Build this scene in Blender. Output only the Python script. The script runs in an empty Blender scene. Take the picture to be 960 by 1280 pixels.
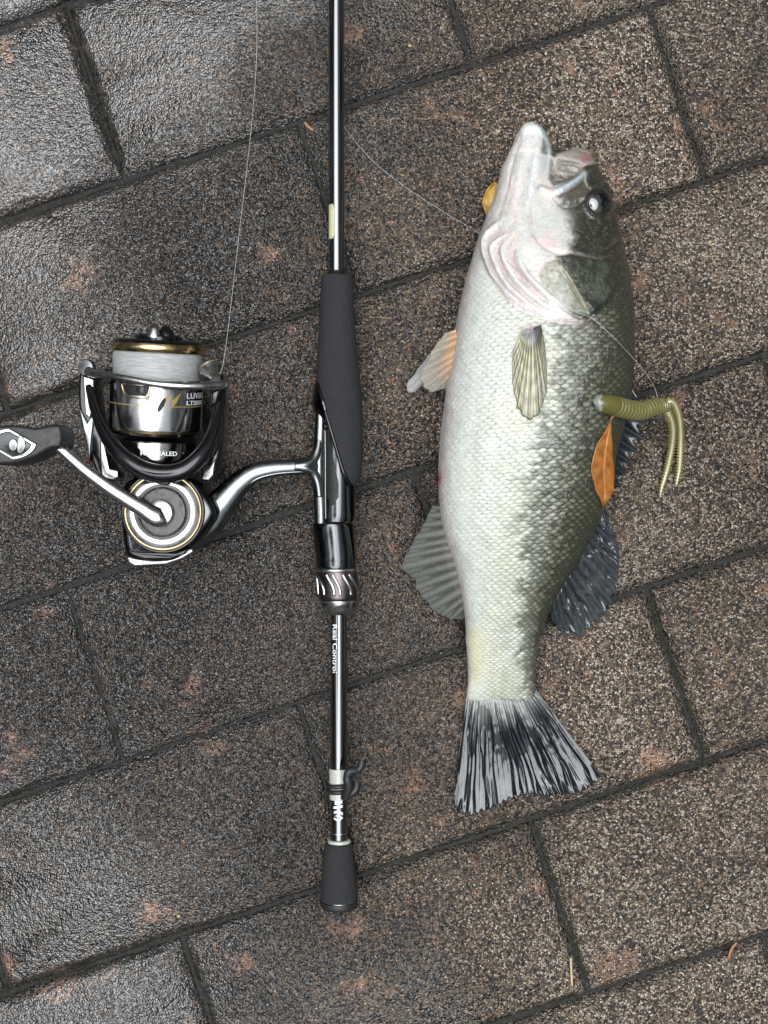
import bpy, bmesh, math, random
import numpy as np
from mathutils import Vector, Matrix
random.seed(7); rng = np.random.default_rng(7)
R = math.radians
scn = bpy.context.scene

# ------------------------------------------------------------------ camera
S = 0.2/462.0            # metres per photograph pixel on the paving
H = 0.70                 # camera height above the paving
cam_d = bpy.data.cameras.new('camera'); cam = bpy.data.objects.new('camera', cam_d)
scn.collection.objects.link(cam); scn.camera = cam
cam.location = (0, 0, H)
cam_d.sensor_fit = 'VERTICAL'; cam_d.angle = 2*math.atan(640*S/H)
cam_d.clip_start = 0.01; cam_d.clip_end = 500
scn.render.resolution_x = 768; scn.render.resolution_y = 1024
# ------------------------------------------------------------------ overcast sky and soft sun
SUN_EL, SUN_AZ = 86.0, 255.0      # azimuth clockwise from image-up (+Y)
SKY_STRENGTH = 0.06
w = bpy.data.worlds.new('World'); scn.world = w; w.use_nodes = True
nt = w.node_tree; nt.nodes.clear()
sky = nt.nodes.new('ShaderNodeTexSky'); sky.sky_type = 'NISHITA'; sky.sun_disc = False
sky.sun_elevation = R(SUN_EL); sky.sun_rotation = R(SUN_AZ)
sky.air_density = 1.0; sky.dust_density = 6.0; sky.ozone_density = 1.0
hs = nt.nodes.new('ShaderNodeHueSaturation'); hs.inputs['Saturation'].default_value = 0.32
bg = nt.nodes.new('ShaderNodeBackground'); bg.inputs['Strength'].default_value = SKY_STRENGTH
wo = nt.nodes.new('ShaderNodeOutputWorld')
nt.links.new(sky.outputs[0], hs.inputs['Color']); nt.links.new(hs.outputs[0], bg.inputs['Color'])
nt.links.new(bg.outputs[0], wo.inputs[0])
sl = bpy.data.lights.new('sun', 'SUN'); sl.energy = 1.5; sl.angle = R(56); sl.color = (0.90, 0.96, 1.0)
sun = bpy.data.objects.new('sun', sl); scn.collection.objects.link(sun)
az, el = R(SUN_AZ), R(SUN_EL)
sdir = Vector((math.sin(az)*math.cos(el), math.cos(az)*math.cos(el), math.sin(el)))
sun.rotation_euler = sdir.to_track_quat('Z', 'Y').to_euler(); sun.location = sdir*5
vs = scn.view_settings
vs.view_transform = 'Standard'; vs.look = 'None'; vs.gamma = 1.0; vs.use_curve_mapping = False
vs.exposure = 1.36

# ------------------------------------------------------------------ helpers
def Wp(u, v, z=0.0):
    k = S*(H-z)/H
    return Vector(((u-480)*k, (640-v)*k, z))
def px(u, z): return u*S*(H-z)/H      # a pixel length at height z, in metres

def tag(o, label=None, cat=None, group=None, kind=None):
    if label: o['label'] = label
    if cat: o['category'] = cat
    if group: o['group'] = group
    if kind: o['kind'] = kind
    return o
def empty(name, loc, label, cat, group=None):
    o = bpy.data.objects.new(name, None); scn.collection.objects.link(o)
    o.location = loc; o.empty_display_size = 0.01
    return tag(o, label, cat, group)
def root_world(o):
    p = Vector((0, 0, 0))
    while o is not None:
        p = p + o.location; o = o.parent
    return p
def link(name, me, mat=None, parent=None, smooth=True):
    """mesh vertices are given in world space; a child is shifted to its parent's frame"""
    if parent is not None:
        me.transform(Matrix.Translation(-root_world(parent)))
    o = bpy.data.objects.new(name, me); scn.collection.objects.link(o)
    if parent is not None: o.parent = parent
    if mat is not None: me.materials.append(mat)
    if smooth and len(me.polygons):
        me.polygons.foreach_set('use_smooth', [True]*len(me.polygons))
    return o
def mk(name, verts, faces, mat=None, parent=None, smooth=True):
    me = bpy.data.meshes.new(name)
    me.from_pydata([tuple(x) for x in verts], [], faces); me.update()
    return link(name, me, mat, parent, smooth)
def grid_mesh(name, V, cols=None, closed_u=False):
    """V: (rows, n, 3) array -> mesh, optional point colours"""
    r, n = V.shape[:2]
    me = bpy.data.meshes.new(name)
    idx = np.arange(r*n).reshape(r, n)
    nxt = np.roll(idx, -1, axis=1) if closed_u else idx[:, 1:]
    a = idx if closed_u else idx[:, :-1]
    q = np.stack([a[:-1], nxt[:-1], nxt[1:], a[1:]], axis=-1).reshape(-1, 4)
    me.vertices.add(r*n); me.vertices.foreach_set('co', V.reshape(-1).astype(np.float32))
    nf = len(q); me.loops.add(nf*4); me.polygons.add(nf)
    me.polygons.foreach_set('loop_start', np.arange(0, nf*4, 4, dtype=np.int32))
    me.loops.foreach_set('vertex_index', q.reshape(-1).astype(np.int32))
    me.update(calc_edges=True)
    if cols is not None:
        at = me.color_attributes.new('tint', 'FLOAT_COLOR', 'POINT')
        c4 = np.ones((r*n, 4), np.float32); c4[:, :cols.shape[-1]] = cols.reshape(r*n, -1)
        at.data.foreach_set('color', c4.reshape(-1))
    return me
def catmull(P, n=8):
    P = [Vector(p) for p in P]; out = []
    for i in range(len(P)-1):
        p0 = P[max(i-1, 0)]; p1 = P[i]; p2 = P[i+1]; p3 = P[min(i+2, len(P)-1)]
        for k in range(n):
            t = k/n
            out.append(0.5*((2*p1)+(p2-p0)*t+(2*p0-5*p1+4*p2-p3)*t*t+(3*p1-p0-3*p2+p3)*t**3))
    out.append(P[-1]); return out
def tube_vf(pts, rad, seg=14, flat=1.0, up=Vector((0, 0, 1)), cap=True, base=0):
    """sweep; rad scalar or list; flat scales the section along 'up'"""
    n = len(pts); rad = rad if hasattr(rad, '__len__') else [rad]*n
    V, F = [], []
    for i in range(n):
        t = (pts[min(i+1, n-1)]-pts[max(i-1, 0)]).normalized()
        a = t.cross(up)
        if a.length < 1e-4: a = t.cross(Vector((1, 0, 0)))
        a.normalize(); b = a.cross(t).normalized()
        for k in range(seg):
            an = 2*math.pi*k/seg
            V.append(pts[i]+a*math.cos(an)*rad[i]+b*math.sin(an)*rad[i]*flat)
    for i in range(n-1):
        for k in range(seg):
            k2 = (k+1) % seg
            F.append((base+i*seg+k, base+i*seg+k2, base+(i+1)*seg+k2, base+(i+1)*seg+k))
    if cap:
        for e, rv in ((0, False), (n-1, True)):
            f = [base+e*seg+k for k in range(seg)]
            F.append(tuple(f if rv else f[::-1]))
    return V, F
def tube(name, pts, rad, mat, parent, seg=14, flat=1.0, up=Vector((0, 0, 1))):
    V, F = tube_vf(pts, rad, seg, flat, up)
    return mk(name, V, F, mat, parent)
def interp_list(keys, n=8):
    """catmull over tuples of any length"""
    out = []
    K = [np.array(k, float) for k in keys]
    for i in range(len(K)-1):
        p0 = K[max(i-1, 0)]; p1 = K[i]; p2 = K[i+1]; p3 = K[min(i+2, len(K)-1)]
        for k in range(n):
            t = k/n
            out.append(0.5*((2*p1)+(p2-p0)*t+(2*p0-5*p1+4*p2-p3)*t*t+(3*p1-p0-3*p2+p3)*t**3))
    out.append(K[-1]); return out
def prism(name, poly, z0, z1, mat, parent, bevel=0.001, seg=4):
    """poly in pixels (seen at height z1), extruded z0..z1 and bevelled"""
    P = [Wp(u, v, z1) for u, v in poly]
    ar = sum(P[i].x*P[(i+1) % len(P)].y-P[(i+1) % len(P)].x*P[i].y for i in range(len(P)))
    if ar < 0: P = P[::-1]
    n = len(P)
    V = [Vector((p.x, p.y, z0)) for p in P]+P
    F = [tuple(range(n, 2*n)), tuple(range(n-1, -1, -1))]
    F += [(i, (i+1) % n, n+(i+1) % n, n+i) for i in range(n)]
    o = mk(name, V, F, mat, parent)
    if bevel:
        b = o.modifiers.new('bevel', 'BEVEL'); b.width = bevel; b.segments = seg
        b.limit_method = 'ANGLE'; b.angle_limit = R(40)
    return o
def smooth_poly(P, n=5):
    P = [(float(a), float(b)) for a, b in P]; N = len(P); out = []
    for i in range(N):
        p0, p1, p2, p3 = (np.array(P[(i+k) % N]) for k in (-1, 0, 1, 2))
        for k in range(n):
            t = k/n
            out.append(tuple(0.5*((2*p1)+(p2-p0)*t+(2*p0-5*p1+4*p2-p3)*t*t+(3*p1-p0-3*p2+p3)*t**3)))
    return out
def lathe_vf(prof, O, A, seg=64, base=0):
    """prof: list of (axial, radius); O origin, A axis"""
    A = A.normalized(); X = A.cross(Vector((0.123, 0.3, 1))).normalized(); Y = A.cross(X)
    V, F = [], []
    for a, r in prof:
        for k in range(seg):
            an = 2*math.pi*k/seg
            V.append(O+A*a+X*math.cos(an)*r+Y*math.sin(an)*r)
    n = len(prof)
    for i in range(n-1):
        for k in range(seg):
            k2 = (k+1) % seg
            F.append((base+i*seg+k, base+i*seg+k2, base+(i+1)*seg+k2, base+(i+1)*seg+k))
    if prof[0][1] > 1e-5: F.append(tuple(base+k for k in range(seg))[::-1])
    if prof[-1][1] > 1e-5: F.append(tuple(base+(n-1)*seg+k for k in range(seg)))
    return V, F
def lathe(name, prof, O, A, mat, parent, seg=64):
    V, F = lathe_vf(prof, O, A, seg)
    o = mk(name, V, F, mat, parent)
    m = o.modifiers.new('split', 'EDGE_SPLIT'); m.split_angle = R(38)
    return o
def mapped_patch(name, poly, fn, mat_, parent, step=1.5, axis=0):
    """flat pixel polygon cut into strips and laid on a curved surface by fn(u, v)"""
    bm = bmesh.new(); bm.faces.new([bm.verts.new((u, v, 0)) for u, v in poly])
    lo = min(p[axis] for p in poly); hi = max(p[axis] for p in poly); x = lo+step
    while x < hi:
        no = (1, 0, 0) if axis == 0 else (0, 1, 0); co = (x, 0, 0) if axis == 0 else (0, x, 0)
        bmesh.ops.bisect_plane(bm, geom=bm.verts[:]+bm.edges[:]+bm.faces[:], plane_co=co, plane_no=no, dist=1e-5); x += step
    bmesh.ops.triangulate(bm, faces=bm.faces)
    for q in bm.verts: q.co = fn(q.co.x, q.co.y)
    bmesh.ops.recalc_face_normals(bm, faces=bm.faces)
    me = bpy.data.meshes.new(name); bm.to_mesh(me); bm.free()
    return link(name, me, mat_, parent, smooth=False)
def text_mesh(body, size, bold=0.0, spacing=1.0):
    cu = bpy.data.curves.new('lettering', 'FONT'); cu.body = body; cu.size = size
    cu.offset = bold; cu.resolution_u = 3; cu.align_x = 'LEFT'; cu.space_character = spacing
    o = bpy.data.objects.new('lettering', cu); scn.collection.objects.link(o)
    bpy.context.view_layer.update()
    dg = bpy.context.evaluated_depsgraph_get()
    me = bpy.data.meshes.new_from_object(o.evaluated_get(dg))
    bpy.data.objects.remove(o); bpy.data.curves.remove(cu)
    bm = bmesh.new(); bm.from_mesh(me)
    bmesh.ops.triangulate(bm, faces=bm.faces)
    bm.to_mesh(me); bm.free(); me.materials.clear()
    return me

# ------------------------------------------------------------------ materials
def nodes_of(m):
    m.use_nodes = True; t = m.node_tree; t.nodes.clear(); return t
def N(t, typ, **kw):
    n = t.nodes.new(typ)
    for k, v in kw.items(): setattr(n, k, v)
    return n
def mat(name, col, rough=0.4, metal=0.0, coat=0.0, spec=0.5, nscale=400, rvar=0.08, cvar=0.08, bump=0.0, bscale=2500, stretch=None):
    m = bpy.data.materials.new(name); t = nodes_of(m); L = t.links.new
    out = N(t, 'ShaderNodeOutputMaterial'); b = N(t, 'ShaderNodeBsdfPrincipled'); L(b.outputs[0], out.inputs[0])
    g = N(t, 'ShaderNodeNewGeometry'); no = N(t, 'ShaderNodeTexNoise')
    no.inputs['Scale'].default_value = nscale; no.inputs['Detail'].default_value = 4
    src = g.outputs['Position']
    if stretch:
        mp = N(t, 'ShaderNodeMapping'); mp.inputs['Scale'].default_value = stretch; L(src, mp.inputs[0]); src = mp.outputs[0]
    L(src, no.inputs['Vector'])
    mr = N(t, 'ShaderNodeMapRange'); mr.inputs[1].default_value = 0.3; mr.inputs[2].default_value = 0.7
    mr.inputs[3].default_value = max(0.02, rough-rvar); mr.inputs[4].default_value = rough+rvar
    L(no.outputs[0], mr.inputs[0]); L(mr.outputs[0], b.inputs['Roughness'])
    mx = N(t, 'ShaderNodeMix', data_type='RGBA')
    mx.inputs[6].default_value = (*[c*(1-cvar) for c in col], 1); mx.inputs[7].default_value = (*[min(1, c*(1+cvar)) for c in col], 1)
    L(no.outputs[0], mx.inputs[0]); L(mx.outputs[2], b.inputs['Base Color'])
    b.inputs['Metallic'].default_value = metal; b.inputs['Specular IOR Level'].default_value = spec
    b.inputs['Coat Weight'].default_value = coat; b.inputs['Coat Roughness'].default_value = 0.06
    if bump:
        n2 = N(t, 'ShaderNodeTexNoise'); n2.inputs['Scale'].default_value = bscale; n2.inputs['Detail'].default_value = 3
        L(src, n2.inputs['Vector'])
        bu = N(t, 'ShaderNodeBump'); bu.inputs['Distance'].default_value = bump; bu.inputs['Strength'].default_value = 1
        L(n2.outputs[0], bu.inputs['Height']); L(bu.outputs[0], b.inputs['Normal'])
    return m
M = {}
M['blank'] = mat('black_lacquer', (0.003, 0.003, 0.004), 0.07, 0, coat=1.0, rvar=0.02, spec=1.0)
M['eva'] = mat('eva_foam', (0.025, 0.026, 0.028), 0.9, 0, nscale=1300, cvar=0.85, bump=0.00030, bscale=2600, spec=0.25)
M['blackgloss'] = mat('black_gloss_resin', (0.004, 0.004, 0.005), 0.13, 0, coat=0.0, rvar=0.05, spec=0.45)
M['gunmetal'] = mat('gunmetal', (0.17, 0.18, 0.18), 0.22, 1.0, rvar=0.05)
M['gunblack'] = mat('dark_gunmetal', (0.05, 0.052, 0.055), 0.16, 1.0, rvar=0.05, coat=0.4)
M['silver'] = mat('polished_silver', (0.42, 0.42, 0.41), 0.23, 1.0, rvar=0.05)
M['satin'] = mat('satin_silver', (0.36, 0.355, 0.34), 0.28, 1.0, rvar=0.06)
M['spoolmetal'] = mat('brushed_spool', (0.62, 0.62, 0.63), 0.17, 1.0, rvar=0.05, stretch=(30, 400, 30), nscale=8)
M['gold'] = mat('gold_anodised', (0.50, 0.37, 0.18), 0.2, 1.0, rvar=0.06)
M['palegold'] = mat('pale_gold', (0.52, 0.40, 0.22), 0.3, 1.0, rvar=0.05)
M['rubber'] = mat('black_rubber', (0.014, 0.014, 0.015), 0.5, 0, bump=0.00005)
M['brownmetal'] = mat('brown_grey_anodised', (0.11, 0.092, 0.092), 0.34, 1.0, rvar=0.06)
M['goldprint'] = mat('gold_print', (0.40, 0.27, 0.09), 0.35, 0.3)
M['lettering'] = mat('white_print', (0.75, 0.76, 0.78), 0.4)
M['clearplastic'] = mat('milky_plastic', (0.42, 0.43, 0.38), 0.25, 0, nscale=900, cvar=0.3)
M['tape'] = mat('pale_green_tape', (0.45, 0.46, 0.26), 0.5, 0, nscale=1500, cvar=0.35)
M['hole'] = mat('hole_black', (0.002, 0.002, 0.002), 0.6)
M['nylon'] = mat('pale_line', (0.42, 0.43, 0.42), 0.25)

def brick_mat():
    m = bpy.data.materials.new('wet_paver'); t = nodes_of(m); L = t.links.new
    out = N(t, 'ShaderNodeOutputMaterial'); b = N(t, 'ShaderNodeBsdfPrincipled'); L(b.outputs[0], out.inputs[0])
    g = N(t, 'ShaderNodeNewGeometry'); P = g.outputs['Position']
    def noise(sc, det=3, rough=0.5, dist=0):
        n = N(t, 'ShaderNodeTexNoise'); n.inputs['Scale'].default_value = sc; n.inputs['Detail'].default_value = det
        n.inputs['Roughness'].default_value = rough; n.inputs['Distortion'].default_value = dist
        L(P, n.inputs['Vector']); return n.outputs[0]
    def rng_(src, a, b_, c=0, d=1):
        r = N(t, 'ShaderNodeMapRange'); r.inputs[1].default_value = a; r.inputs[2].default_value = b_
        r.inputs[3].default_value = c; r.inputs[4].default_value = d; r.interpolation_type = 'SMOOTHSTEP'
        L(src, r.inputs[0]); return r.outputs[0]
    def math_(op, a, b_=None):
        n = N(t, 'ShaderNodeMath', operation=op)
        for i, x in enumerate((a, b_)):
            if x is None: continue
            if isinstance(x, (int, float)): n.inputs[i].default_value = x
            else: L(x, n.inputs[i])
        return n.outputs[0]
    def mix(f, a, b_):
        n = N(t, 'ShaderNodeMix', data_type='RGBA')
        for i, x in ((0, f), (6, a), (7, b_)):
            if isinstance(x, (int, float)): n.inputs[i].default_value = x
            elif isinstance(x, tuple): n.inputs[i].default_value = (*x, 1)
            else: L(x, n.inputs[i])
        return n.outputs[2]
    wob = N(t, 'ShaderNodeTexNoise'); wob.inputs['Scale'].default_value = 700; wob.inputs['Detail'].default_value = 2
    L(P, wob.inputs['Vector'])
    sc = N(t, 'ShaderNodeVectorMath', operation='SCALE'); sc.inputs['Scale'].default_value = 0.0011
    L(wob.outputs['Color'], sc.inputs[0])
    ad = N(t, 'ShaderNodeVectorMath', operation='ADD'); L(P, ad.inputs[0]); L(sc.outputs[0], ad.inputs[1])
    def voro(scale, feat='F1'):
        v = N(t, 'ShaderNodeTexVoronoi'); v.feature = feat; v.inputs['Scale'].default_value = scale
        L(ad.outputs[0], v.inputs['Vector']); return v
    v1 = voro(940); v2 = voro(600)
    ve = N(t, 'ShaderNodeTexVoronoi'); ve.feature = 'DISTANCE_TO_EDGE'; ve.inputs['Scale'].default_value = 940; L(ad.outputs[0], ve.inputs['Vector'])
    def chan(v):
        s = N(t, 'ShaderNodeSeparateColor'); L(v.outputs['Color'], s.inputs[0]); return s
    c1 = chan(v1); c2 = chan(v2)
    ramp = N(t, 'ShaderNodeValToRGB'); cr = ramp.color_ramp; cr.interpolation = 'LINEAR'
    stops = [(0.0, (0.006, 0.0055, 0.005)), (0.28, (0.016, 0.013, 0.011)), (0.42, (0.058, 0.043, 0.032)), (0.56, (0.140, 0.098, 0.070)),
             (0.70, (0.25, 0.175, 0.118)), (0.88, (0.40, 0.305, 0.22)), (1.0, (0.58, 0.51, 0.43))]
    cr.elements[0].position, cr.elements[0].color = stops[0][0], (*stops[0][1], 1)
    cr.elements[1].position, cr.elements[1].color = stops[-1][0], (*stops[-1][1], 1)
    for p, c in stops[1:-1]:
        e = cr.elements.new(p); e.color = (*c, 1)
    # wet film: thicker towards the left of the view, patchy
    sx = N(t, 'ShaderNodeSeparateXYZ'); L(P, sx.inputs[0])
    wn = noise(7, 4, 0.55)
    wetv = math_('ADD', math_('MULTIPLY', sx.outputs['X'], -3.6), math_('MULTIPLY', math_('SUBTRACT', wn, 0.5), 1.1))
    wet = rng_(wetv, -0.45, 0.42)
    big = noise(11, 3)
    val = math_('ADD', c1.outputs[0], math_('MULTIPLY', math_('SUBTRACT', big, 0.5), 0.75))
    val = math_('ADD', math_('ADD', val, 0.07), math_('MULTIPLY', wet, -0.46))
    L(val, ramp.inputs[0])
    col = mix(math_('MULTIPLY', rng_(c2.outputs[1], 0.86, 0.9), 0.55), ramp.outputs[0], (0.21, 0.135, 0.085))
    col = mix(math_('MULTIPLY', rng_(ve.outputs['Distance'], 0.03, 0.20, 1, 0), 0.85), col, (0.008, 0.0075, 0.007))   # dark cement between the grains, with the shade of the pits painted in
    # rubbed orange-pink patches
    pn = noise(26, 4, 0.62); pmask = math_('MULTIPLY', rng_(pn, 0.585, 0.72), math_('MULTIPLY', rng_(c1.outputs[1], 0.25, 0.65), 0.62))
    col = mix(pmask, col, (0.46, 0.25, 0.16))
    br = noise(5.5, 2); col = mix(math_('MULTIPLY', rng_(br, 0.4, 0.65), 0.12), col, (0.070, 0.045, 0.028))
    oi = N(t, 'ShaderNodeObjectInfo'); tint = N(t, 'ShaderNodeMapRange')
    tint.inputs[3].default_value = 0.82; tint.inputs[4].default_value = 1.18; L(oi.outputs['Random'], tint.inputs[0])
    tv = N(t, 'ShaderNodeVectorMath', operation='SCALE'); L(col, tv.inputs[0]); L(tint.outputs[0], tv.inputs['Scale'])
    # damp dirt collects on the chamfers (low z)
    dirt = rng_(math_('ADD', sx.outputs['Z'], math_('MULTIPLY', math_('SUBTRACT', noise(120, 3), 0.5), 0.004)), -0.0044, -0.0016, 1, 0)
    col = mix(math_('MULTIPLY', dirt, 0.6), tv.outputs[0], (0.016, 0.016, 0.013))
    L(col, b.inputs['Base Color'])
    ro = math_('ADD', math_('MULTIPLY', wet, -0.26), 0.42)
    ro = math_('ADD', ro, math_('MULTIPLY', math_('SUBTRACT', c1.outputs[2], 0.5), 0.2))
    ro = math_('MAXIMUM', ro, 0.09)
    L(ro, b.inputs['Roughness'])
    b.inputs['Specular IOR Level'].default_value = 0.55
    L(math_('MULTIPLY', wet, 0.9), b.inputs['Coat Weight']); b.inputs['Coat Roughness'].default_value = 0.035; b.inputs['Coat IOR'].default_value = 1.65
    h = math_('ADD', math_('MULTIPLY', math_('SUBTRACT', 1.0, v1.outputs['Distance']), math_('ADD', math_('MULTIPLY', c1.outputs[0], 0.8), 0.4)), math_('MULTIPLY', noise(1500, 2), 0.35))
    h = math_('ADD', h, math_('MULTIPLY', noise(360, 2), 1.9))
    filmv = math_('ADD', math_('ADD', math_('MULTIPLY', sx.outputs['X'], -2.2), math_('MULTIPLY', sx.outputs['Y'], 2.0)), math_('MULTIPLY', math_('SUBTRACT', noise(9, 3), 0.5), 1.3))
    filmb = math_('ADD', math_('ADD', math_('MULTIPLY', sx.outputs['X'], -1.6), math_('MULTIPLY', sx.outputs['Y'], -2.6)), math_('MULTIPLY', math_('SUBTRACT', noise(8, 3), 0.5), 0.7))
    film = math_('MAXIMUM', rng_(filmv, 0.30, 0.85), math_('MULTIPLY', rng_(filmb, 0.35, 0.95), 0.8))
    fst = rng_(film, 0, 1, 1.0, 0.45)
    bu = N(t, 'ShaderNodeBump'); L(fst, bu.inputs['Strength']); bu.inputs['Distance'].default_value = 0.0011
    L(h, bu.inputs['Height']); L(bu.outputs[0], b.inputs['Normal']); L(bu.outputs[0], b.inputs['Coat Normal'])
    return m
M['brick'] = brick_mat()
M['sand'] = mat('wet_joint_sand', (0.010, 0.010, 0.008), 0.75, 0, nscale=500, cvar=0.8, rvar=0.2, bump=0.0010, bscale=800)

def winding_mat():
    m = mat('wound_braid', (0.34, 0.35, 0.35), 0.45, 0, nscale=60, cvar=0.5, stretch=(1.0, 24, 6), rvar=0.1)
    t = m.node_tree; L = t.links.new; b = [n for n in t.nodes if n.type == 'BSDF_PRINCIPLED'][0]
    g = N(t, 'ShaderNodeNewGeometry'); mp = N(t, 'ShaderNodeMapping'); mp.inputs['Rotation'].default_value = (0, 0, R(5)); mp.inputs['Scale'].default_value = (40, 2600, 500)
    no = N(t, 'ShaderNodeTexNoise'); no.inputs['Scale'].default_value = 1.0; no.inputs['Detail'].default_value = 2
    L(g.outputs['Position'], mp.inputs[0]); L(mp.outputs[0], no.inputs['Vector'])
    bu = N(t, 'ShaderNodeBump'); bu.inputs['Distance'].default_value = 0.0004; L(no.outputs[0], bu.inputs['Height']); L(bu.outputs[0], b.inputs['Normal'])
    return m
M['windings'] = winding_mat()
def tint_mat(name, rough, coat, bump=0.0, bscale=1500, alpha=None, spec=0.5, metal=0.0, sheen_r=0.05, trans=0.0):
    """colour comes from the per-vertex pigment computed with the shape"""
    m = bpy.data.materials.new(name); t = nodes_of(m); L = t.links.new
    out = N(t, 'ShaderNodeOutputMaterial'); b = N(t, 'ShaderNodeBsdfPrincipled'); L(b.outputs[0], out.inputs[0])
    a = N(t, 'ShaderNodeAttribute'); a.attribute_name = 'tint'
    g = N(t, 'ShaderNodeNewGeometry')
    n = N(t, 'ShaderNodeTexNoise'); n.inputs['Scale'].default_value = 900; n.inputs['Detail'].default_value = 4; L(g.outputs['Position'], n.inputs['Vector'])
    mr = N(t, 'ShaderNodeMapRange'); mr.inputs[1].default_value = 0.25; mr.inputs[2].default_value = 0.75; mr.inputs[3].default_value = 0.85; mr.inputs[4].default_value = 1.12
    L(n.outputs[0], mr.inputs[0])
    sc = N(t, 'ShaderNodeVectorMath', operation='SCALE'); L(a.outputs['Color'], sc.inputs[0]); L(mr.outputs[0], sc.inputs['Scale'])
    L(sc.outputs[0], b.inputs['Base Color'])
    b.inputs['Roughness'].default_value = rough; b.inputs['Coat Weight'].default_value = coat; b.inputs['Coat Roughness'].default_value = sheen_r
    b.inputs['Specular IOR Level'].default_value = spec; b.inputs['Metallic'].default_value = metal
    if alpha == 'attr': L(a.outputs['Alpha'], b.inputs['Alpha'])
    if bump:
        n2 = N(t, 'ShaderNodeTexNoise'); n2.inputs['Scale'].default_value = bscale; n2.inputs['Detail'].default_value = 3; L(g.outputs['Position'], n2.inputs['Vector'])
        bu = N(t, 'ShaderNodeBump'); bu.inputs['Distance'].default_value = bump
        L(n2.outputs[0], bu.inputs['Height']); L(bu.outputs[0], b.inputs['Normal']); L(bu.outputs[0], b.inputs['Coat Normal'])
    return m
M['skin'] = tint_mat('fish_skin', 0.38, 0.55, bump=0.00020, bscale=900, sheen_r=0.05, spec=0.25)
M['fin'] = tint_mat('fin_membrane', 0.25, 0.45, alpha='attr', bump=0.00008, bscale=900, sheen_r=0.08)
M['wetfin'] = tint_mat('wet_dark_fin', 0.08, 0.4, bump=0.00002, bscale=350, sheen_r=0.05, spec=0.45)
M['leafm'] = tint_mat('dry_leaf', 0.45, 0.15, bump=0.0001, bscale=2200)
M['worm'] = tint_mat('soft_plastic', 0.28, 0.5, bump=0.00005, bscale=2500, sheen_r=0.1)

# ------------------------------------------------------------------ paving
ANG = R(18.4)
e1 = Vector((math.cos(ANG), math.sin(ANG), 0)); e2 = Vector((-math.sin(ANG), math.cos(ANG), 0))
ORG = Wp(372, 150)
ground = mk('ground', [(-6, -6, -0.0058), (6, -6, -0.0058), (6, 6, -0.0052), (-6, 6, -0.0058)], [(0, 1, 2, 3)], M['sand'])
tag(ground, 'dark wet sand bed under and between the pavers', 'ground', kind='structure')
def brick_mesh(i):
    rs = random.Random(100+i)
    L2, W2 = 0.0991, 0.0491
    n1, n2 = 26, 13
    base = [(-L2+2*L2*k/n1, -W2) for k in range(n1)]+[(L2, -W2+2*W2*k/n2) for k in range(n2)] + \
           [(L2-2*L2*k/n1, W2) for k in range(n1)]+[(-L2, W2-2*W2*k/n2) for k in range(n2)]
    def loop(ins, z, jit):
        out = []
        for (x, y) in base:
            xx = x*(L2-ins)/L2; yy = y*(W2-ins)/W2
            out.append(Vector((xx+rs.gauss(0, jit), yy+rs.gauss(0, jit), z+rs.gauss(0, jit*0.35))))
        return out
    loops = [loop(0, -0.03, 0.0001), loop(0.0002, -0.0046, 0.00035), loop(0.0014, -0.0034, 0.00050), loop(0.0038, -0.0011, 0.00065), loop(0.0060, 0.0, 0.0006)]
    n = len(base); V = [p for l in loops for p in l]; F = []
    for a in range(len(loops)-1):
        F += [(a*n+k, a*n+(k+1) % n, (a+1)*n+(k+1) % n, (a+1)*n+k) for k in range(n)]
    V.append(Vector((0, 0, 0.0))); c = len(V)-1; a = (len(loops)-1)*n
    F += [(a+k, a+(k+1) % n, c) for k in range(n)]
    me = bpy.data.meshes.new('brick'); me.from_pydata([tuple(v) for v in V], [], F); me.update()
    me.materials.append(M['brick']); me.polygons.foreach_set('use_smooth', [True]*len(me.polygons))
    return me
BM = [brick_mesh(i) for i in range(6)]
pave = bpy.data.objects.new('pavement', None); scn.collection.objects.link(pave); pave.empty_display_size = 0.02
tag(pave, 'wet dark brown concrete pavers laid in running bond', 'pavement', kind='structure')
for k in range(-6, 12):
    for j in range(-6, 7):
        c = ORG+e1*(0.1+0.2*j-(0.1 if k % 2 else 0.0))-e2*(0.05+0.1*k)
        if abs(c.x) > 0.62 or abs(c.y) > 0.70: continue
        o = bpy.data.objects.new('brick', BM[random.randrange(6)]); scn.collection.objects.link(o); o.parent = pave
        o.location = c+Vector((random.gauss(0, .0003), random.gauss(0, .0003), random.uniform(-0.0009, 0.0001)))
        o.rotation_euler = (random.gauss(0, .002), random.gauss(0, .0015), ANG+random.gauss(0, .0016)+random.choice((0, math.pi)))

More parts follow.
